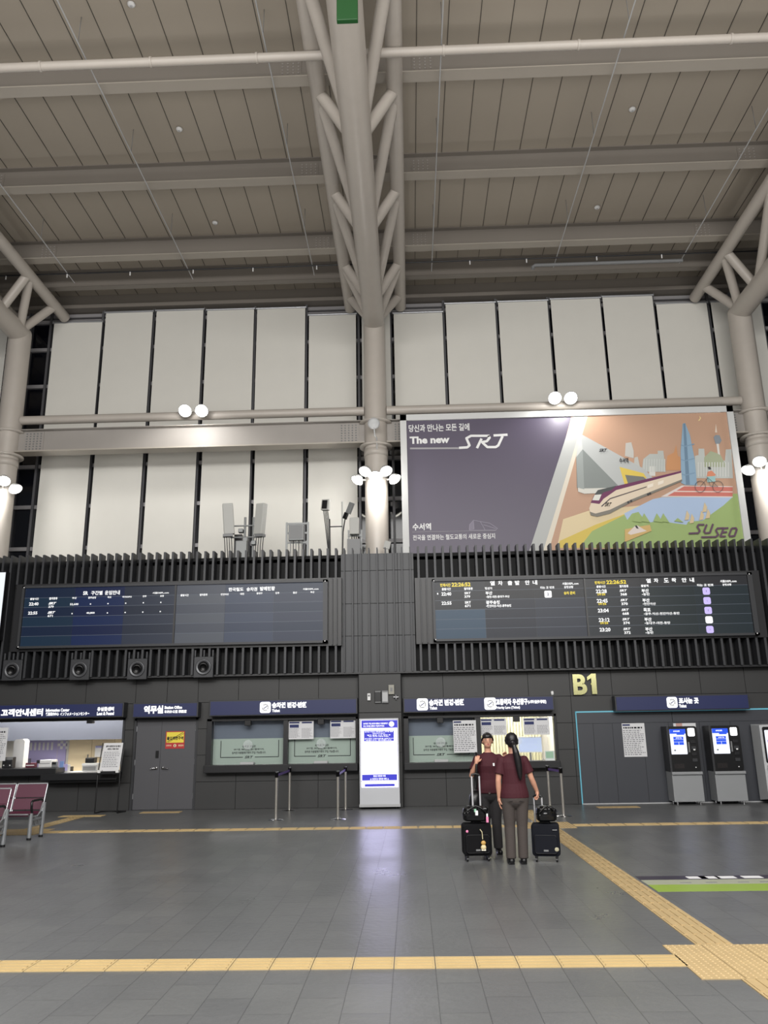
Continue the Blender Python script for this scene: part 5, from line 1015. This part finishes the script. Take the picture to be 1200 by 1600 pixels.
# ================================================================== PEOPLE
def organic(mb, name, parent, vox=.007, sm=3, T_=None):
    if T_: mb.v = [T_ @ v for v in mb.v]
    o = mb.build(name, parent)
    r = o.modifiers.new('r', 'REMESH'); r.mode = 'VOXEL'; r.voxel_size = vox; r.use_smooth_shade = True
    s_ = o.modifiers.new('s', 'SMOOTH'); s_.iterations = sm; s_.factor = .5
    dg = bpy.context.evaluated_depsgraph_get(); me = bpy.data.meshes.new_from_object(o.evaluated_get(dg))
    o.modifiers.clear(); o.data = me
    if not me.materials: me.materials.append(mb.mats[0])
    return o
def hand(mb, wr, d, n, m, curl=.35, thumb=1):
    wr = Vector(wr); d = Vector(d).normalized(); n = Vector(n); n = (n-d*n.dot(d)).normalized(); s_ = d.cross(n)*thumb
    mb.cap(wr, wr+d*.03, .024, .026, m)
    for k, (off, L, r_) in enumerate(((.027, .068, .0088), (.009, .076, .009), (-.009, .071, .0088), (-.026, .056, .008))):
        base = wr+d*.075+s_*off*.95; mb.cap(wr+d*.02+s_*off*.6, base, .015, .0125, m, 10)
        p = base; a = curl*(1+.12*k); ang = a*.6
        for q in (.45, .31, .24): dd = d*math.cos(ang)+n*math.sin(ang); p2 = p+dd*L*q; mb.cap(p, p2, r_, r_*.93, m, 10); p = p2; ang += a
    p = wr+d*.025+s_*.022; q = p+(d*.6+s_*.75+n*.25).normalized()*.036; mb.cap(p, q, .014, .011, m, 10); q2 = q+(d*.95+s_*.15+n*.4*(1+curl)).normalized()*.03; mb.cap(q, q2, .0105, .009, m, 10)
def person(label, loc, rz, L, R, feet, cloth, hair, k=1.0, twist=0):
    """L,R: (elbow, wrist, hand direction, palm normal, curl) of the arm on +x / -x, local, facing -Y"""
    T_ = Matrix.Translation(Vector(loc)) @ Matrix.Rotation(rz, 4, 'Z') @ Matrix.Scale(k, 4)
    r = thing('person', label, 'person', loc, None)
    M_SK_ = mat('skin', (196, 146, 122), .5, spec=.4); M_SH, M_TR = cloth
    b = MB(); b.loft([(0, 0, .74, .13, .09), (0, .005, .80, .165, .112), (0, .005, .87, .165, .11), (0, 0, .97, .125, .088), (0, 0, 1.08, .13, .095), (0, -.01, 1.17, .148, .108), (0, 0, 1.26, .155, .09), (0, .005, 1.31, .125, .07), (0, .01, 1.345, .06, .052), (0, .005, 1.36, .05, .05)], M_SK_)
    b.cap((0, .01, 1.33), (0, -.002, 1.43), .047, .044, M_SK_)
    b.ell((0, 0, 1.525), (.072, .09, .094), M_SK_); b.ell((0, -.022, 1.462), (.053, .062, .056), M_SK_); b.cap((0, -.085, 1.52), (0, -.102, 1.488), .008, .011, M_SK_, 8)
    for s_ in (-1, 1): b.ell((s_*.073, .005, 1.505), (.008, .016, .028), M_SK_, 10, 8)
    for s_, (el, wr, hd, pn, cu) in ((1, L), (-1, R)):
        sh = Vector((s_*.163, .0, 1.275)); b.cap(sh, el, .046, .036, M_SK_); b.cap(el, Vector(el).lerp(Vector(wr), .35), .036, .037, M_SK_); b.cap(Vector(el).lerp(Vector(wr), .35), wr, .037, .025, M_SK_); hand(b, wr, hd, pn, M_SK_, cu, s_ if twist == 0 else -s_)
    for s_, (kx, ky, ax, ay, ty) in ((1, feet[0]), (-1, feet[1])):
        b.cap((s_*.085, 0, .80), (kx, ky, .45), .085, .056, M_SK_); b.cap((kx, ky, .45), (kx*.5+ax*.5, ky*.5+ay*.5+.012, .32), .054, .055, M_SK_); b.cap((kx*.5+ax*.5, ky*.5+ay*.5+.012, .32), (ax, ay, .08), .055, .035, M_SK_)
        b.cap((ax, ay+.03, .045), (ax*1.05+s_*.01, ay-ty, .03), .035, .028, M_SK_)
    body = organic(b, 'body', r, .006, 3, T_)
    # face
    for s_ in (-1, 1):
        m = MB().ell((s_*.028, -.079, 1.518), (.011, .006, .0048), mat('eye_white', (190, 184, 180), .2), 12, 8); m.v = [T_ @ v for v in m.v]; e_ = m.build('eye', body)
        m = MB().ell((s_*.028, -.0845, 1.518), (.0055, .003, .0058), M_INKD, 10, 6); m.v = [T_ @ v for v in m.v]; m.build('iris', body)
        m = MB().path([(s_*.014, -.089, 1.536), (s_*.029, -.088, 1.541), (s_*.045, -.077, 1.537)], .0028, M_INKD, 6); m.v = [T_ @ v for v in m.v]; m.build('eyebrow', body)
    m = MB().ell((0, -.081, 1.463), (.019, .007, .0065), mat('lips', (176, 84, 84), .4), 12, 8); m.v = [T_ @ v for v in m.v]; m.build('lips', body)
    # shirt
    c = MB(); hz = .80
    c.loft([(0, 0, hz, .19, .135), (0, 0, .86, .188, .134), (0, 0, .98, .158, .118), (0, 0, 1.08, .156, .12), (0, -.008, 1.17, .17, .13), (0, 0, 1.25, .176, .112), (0, .004, 1.30, .158, .088), (0, .006, 1.335, .095, .068), (0, .006, 1.352, .064, .06)], M_SH)
    for s_, (el, wr, hd, pn, cu) in ((1, L), (-1, R)):
        sh = Vector((s_*.152, 0, 1.27)); d_ = (Vector(el)-sh); c.cap(sh, sh+d_*.3, .062, .062, M_SH); c.tube(sh+d_*.1, sh+d_*.68, .06, M_SH, r2=.068)
    c.lathe([(.056, 0), (.064, .0), (.062, .03), (.052, .03)], (0, .006, 1.35), (0, -.15, 1), M_SH)
    shirt = organic(c, 'shirt', r, .0065, 3, T_)
    # trousers
    c = MB(); c.loft([(0, .004, .67, .05, .06), (0, .004, .71, .12, .1), (0, .006, .76, .172, .122), (0, .006, .81, .183, .128), (0, .006, .86, .178, .125), (0, 0, .97, .146, .105)], M_TR)
    for s_, (kx, ky, ax, ay, ty) in ((1, feet[0]), (-1, feet[1])):
        c.cap((s_*.086, .004, .80), (kx, ky, .45), .098, .07, M_TR, 24); c.tube((kx, ky, .46), (ax, ay+.01, .065), .07, M_TR, r2=.064, n=24); c.ell((kx, ky, .455), (.07, .07, .07), M_TR)
    organic(c, 'trousers', r, .0065, 22, T_)
    for s_, (kx, ky, ax, ay, ty) in ((1, feet[0]), (-1, feet[1])):
        c = MB(); x = ax*1.0
        c.cap((x, ay+.045, .04), (x+s_*.012, ay-ty, .032), .042, .034, M_BLACK); c.cap((x, ay+.04, .04), (x, ay+.0, .075), .042, .042, M_BLACK); c.box(x-.036, x+.04, ay-ty-.02, ay+.075, .0, .02, M_BLACK)
        c.v = [Vector((v.x, v.y, max(v.z, 0))) for v in c.v]; sh_ = organic(c, 'shoe', r, .0055, 2, T_)
    h = MB(); M_H = mat('hair_black', (20, 18, 20), .35, bump=.3, bscale=120)
    h.ell((0, .022, 1.545), (.08, .088, .088), M_H); h.ell((0, .045, 1.505), (.072, .062, .075), M_H)
    h.ell((0, -.012, 1.572), (.074, .083, .055), M_H)
    h.path([(.03, -.07, 1.585), (.066, -.045, 1.565), (.08, .0, 1.525), (.07, .05, 1.48)], [.012, .014, .016, .014], M_H); h.path([(.02, -.074, 1.587), (-.05, -.06, 1.577), (-.08, -.01, 1.53), (-.07, .05, 1.48)], [.012, .014, .016, .014], M_H)
    if hair == 'ponytail':
        h.ell((0, .105, 1.50), (.034, .034, .034), M_H); h.path([(0, .11, 1.5), (-.012, .15, 1.46), (-.03, .155, 1.38), (-.05, .15, 1.28), (-.062, .15, 1.18), (-.07, .145, 1.08), (-.074, .14, 1.03)], [.022, .03, .042, .047, .043, .03, .012], M_H, 14)
    else: h.ell((0, .105, 1.50), (.045, .035, .045), M_H)
    organic(h, 'hair', r, .006, 2, T_)
    return r, body, shirt, T_
M_SHIRT = mat('shirt_maroon', (60, 7, 22), .8, bump=.15, bscale=40)
M_TRG = mat('trousers_grey', (66, 59, 56), .85, bump=.2, bscale=50); M_TRK = mat('trousers_black', (44, 42, 44), .85, bump=.2, bscale=50)
# woman with the ponytail, seen from behind (local axes turned half round: local +x is photo left)
PB = Vector((1.33, 11.2, 0))
rB, bB, sB, TB = person('person with a black ponytail seen from behind, maroon shirt, grey trousers, holding the right suitcase', PB, math.pi,
    ((.205, .02, 1.02), (.20, -.02, .80), (-.02, -.05, -1), (-1, 0, 0), .3), ((-.235, .0, 1.04), (-.305, -.06, .875), (-.1, .0, -1), (.2, .0, -.3), 1.05),
    ((.082, -.01, .088, .01, .13), (-.078, 0, -.07, -.0, .13)), (M_SHIRT, M_TRG), 'ponytail', 1.0)
m = MB().lathe([(.026, -.012), (.034, 0), (.026, .012)], TB @ Vector((0, .118, 1.49)), (0, 1, .3), mat('hair_band', (36, 30, 40), .5), 16); m.build('hair_tie', rB)
m = MB().box(-.055, .055, .128, .131, .735, .738, M_INKD).box(-.1, -.04, .126, .13, .77, .773, M_INKD).box(.04, .1, .126, .13, .77, .773, M_INKD); m.v = [TB @ v for v in m.v]; m.build('pocket_seam', rB)
# woman facing the camera
PA = Vector((1.09, 12.1, 0))
rA, bA, sA, TA = person('person facing the camera, maroon polo and dark trousers, one hand raised to the shoulder', PA, 0,
    ((.24, -.05, 1.07), (.235, -.14, 1.235), (-.12, -.05, 1), (-.3, -1, 0), .5), ((-.25, -.04, 1.04), (-.185, -.16, 1.215), (.25, .15, 1), (.2, 1, 0), .95),
    ((.075, 0, .085, 0, .13), (-.08, 0, -.08, .0, .13)), (M_SHIRT, M_TRK), 'bun', 1.0)
for nm, q, mm in (('name_badge', (.05, .075, -.13, -.126, 1.17, 1.21), M_WHITE), ('belt_buckle', (-.03, -.005, -.14, -.134, .795, .82), M_CHROME), ('button', (-.004, .004, -.136, -.130, 1.15, 1.158), M_INKD), ('button', (-.004, .004, -.132, -.126, 1.08, 1.088), M_INKD)):
    m = MB().box(*q, mm); m.v = [TA @ v for v in m.v]; m.build(nm, sA)
# black shoulder bag of the woman facing the camera
m = MB(); r = thing('shoulder_bag', 'black shoulder bag hanging from the strap gripped by the person facing the camera', 'bag', (.90, 12.0, .55))
MB().path([(.915, 12.07, 1.345), (.915, 11.97, 1.29), (.905, 11.935, 1.2), (.90, 11.94, 1.0), (.895, 11.98, .86)], [.02, .02, .019, .018, .018], M_BLACK, 8).build('strap', r)
MB().path([(.915, 12.07, 1.345), (.92, 12.17, 1.29), (.9, 12.19, 1.1), (.89, 12.14, .86)], .016, M_BLACK, 8).build('strap', r)
c = MB(); c.loft([(.865, 12.05, .58, .07, .1), (.865, 12.05, .62, .085, .12), (.87, 12.05, .76, .075, .1), (.88, 12.05, .84, .05, .06)], M_BLACK, 20, 3); c.build('pouch', r)
# ================================================================== SUITCASES AND BAGS
M_CASE = mat('case_fabric', (9, 9, 12), .8, spec=.2, bump=.15, bscale=150); M_CASEB = mat('case_navy', (9, 12, 22), .75, spec=.25, bump=.15, bscale=150); M_GLOSS = mat('glossy_black', (10, 10, 12), .22)
def suitcase(label, cx, cy, rz, mm, hx, hz, w_=.36):
    T_ = Matrix.Translation((cx, cy, 0)) @ Matrix.Rotation(rz, 4, 'Z'); r = thing('suitcase', label, 'suitcase', (cx, cy, 0), 'black cabin suitcases')
    def B(mb, nm, par, bv=0): mb.v = [T_ @ v for v in mb.v]; return mb.build(nm, par, bevel=bv)
    W2 = w_/2; h = MB(); h.add([], [], mm)
    q = roundrect(-W2, W2, .07, .47, .045, 6)
    m = MB(); m.prism(q, -.11, .22, mm); bd = B(m, 'shell', r, .02)
    q2 = roundrect(-W2+.03, W2-.03, .10, .34, .035, 6); m = MB(); m.prism(q2, -.135, .03, mm); B(m, 'front_pocket', r, .012)
    m = MB(); m.path([(a, -.137, b) for a, b in roundrect(-W2+.04, W2-.04, .11, .33, .03, 6)], .003, M_DARK, 6); B(m, 'zip', bd)
    m = MB(); m.path([(-.07, -.0, .47), (-.06, 0, .485), (.06, 0, .485), (.07, 0, .47)], .008, M_BLACK, 8); B(m, 'carry_handle', r)
    m = MB(); m.box(-.03, .03, -.142, -.136, .135, .155, M_GREY); B(m, 'badge', bd)
    for x in (hx-.052, hx+.052): m = MB(); m.tube((x, .07, .45), (x, .07, hz-.02), .012, mat('handle_silver', (225, 225, 228), .3, metal=.4), n=12); B(m, 'handle_tube', r)
    m = MB(); m.path([(hx-.052, .07, hz-.02), (hx-.045, .07, hz), (hx, .07, hz+.008), (hx+.045, .07, hz), (hx+.052, .07, hz-.02)], .015, M_BLACK, 10); B(m, 'grip', r)
    for x in (-W2+.05, W2-.05):
        for y in (-.08, .08):
            m = MB(); m.box(x-.018, x+.018, y-.018, y+.018, .045, .075, M_BLACK); c_ = B(m, 'caster', r)
            m = MB(); m.tube((x-.012, y, .026), (x+.012, y, .026), .026, M_BLACK, n=16); B(m, 'wheel', c_)
    return r, bd, T_
rs, bd, T1 = suitcase('left black suitcase with a small figure charm, in front of the person facing the camera', .83, 11.5, .06, M_CASE, .03, 1.08, .38)
c = MB(); p = (.80, 11.5)
def duffel(label, cx, cy, z0, z1, w_, cat='bag'):
    r = thing('travel_bag', label, cat, (cx, cy, z0), 'black bags on top of the suitcases'); c = MB(); hh = z1-z0
    c.loft([(cx, cy, z0, w_*.40, .08), (cx, cy, z0+.02, w_*.5, .105), (cx, cy, z0+hh*.45, w_*.52, .108), (cx-.01, cy, z0+hh*.8, w_*.44, .1), (cx-.01, cy, z1-.01, w_*.3, .05)], M_GLOSS, 28, 3.2)
    rr = random.Random(int(cx*100))
    for k in range(9): c.ell((cx+rr.uniform(-.4, .4)*w_, cy-.08+rr.uniform(-.01, .02), z0+hh*rr.uniform(.3, .85)), (.045, .03, .035), M_GLOSS, 12, 8)
    b_ = organic(c, 'pouch', r, .006, 2)
    MB().path([(cx-w_*.42, cy-.12, z0+hh*.55), (cx-w_*.2, cy-.135, z1-.03), (cx, cy-.12, z1+.0), (cx+w_*.2, cy-.135, z1-.03), (cx+w_*.42, cy-.12, z0+hh*.55)], .010, M_GLOSS, 8).build('handle', r)
    return r, b_
r, b_ = duffel('puffy glossy black bag with a pink tag on the left suitcase', .825, 11.44, .50, .70, .34)
MB().box(.955, .985, 11.315, 11.322, .49, .56, mat('tag_pink', (222, 130, 170), .5)).box(.96, .98, 11.32, 11.325, .56, .6, M_WHITE).build('pink_tag', r); MB().box(.815, .85, 11.305, 11.312, .58, .64, M_WHITE).box(.80, .83, 11.307, 11.313, .62, .66, mat('tag_green', (130, 180, 150), .5)).build('white_tag', r)
m = MB(); m.path([(.87, 11.36, .40), (.895, 11.355, .37), (.90, 11.355, .28)], .006, mat('lanyard_cream', (196, 186, 150), .6), 6); r = thing('bag_charm', 'small gold figure charm hanging on the left suitcase', 'charm', (.905, 11.35, .14)); m.build('cord', r)
MB().ell((.907, 11.345, .235), (.032, .02, .03), mat('charm_gold', (190, 150, 80), .4)).build('head', r); MB().ell((.907, 11.345, .18), (.036, .02, .035), mat('charm_cream', (214, 196, 150), .5)).box(.88, .935, 11.335, 11.355, .14, .16, mat('charm_white', (225, 220, 205), .5)).build('trunk', r)
m = MB().ell((.70, 11.385, .375), (.02, .006, .02), mat('tag_pink', (222, 130, 170), .5)); m.build('sticker', rs)
rs2, bd2, T2 = suitcase('right black suitcase held by the person with the ponytail', 1.73, 11.38, -.18, M_CASEB, -.075, .80, .36)
duffel('glossy black bag with handles on the right suitcase', 1.745, 11.31, .50, .70, .26)
m = MB().ell((1.84, 11.225, .16), (.028, .006, .026), mat('sticker_beige', (170, 165, 140), .5)); m.build('round_sticker', rs2); m = MB().box(1.80, 1.86, 11.235, 11.24, .39, .40, M_ALU); m.build('logo_plate', rs2)
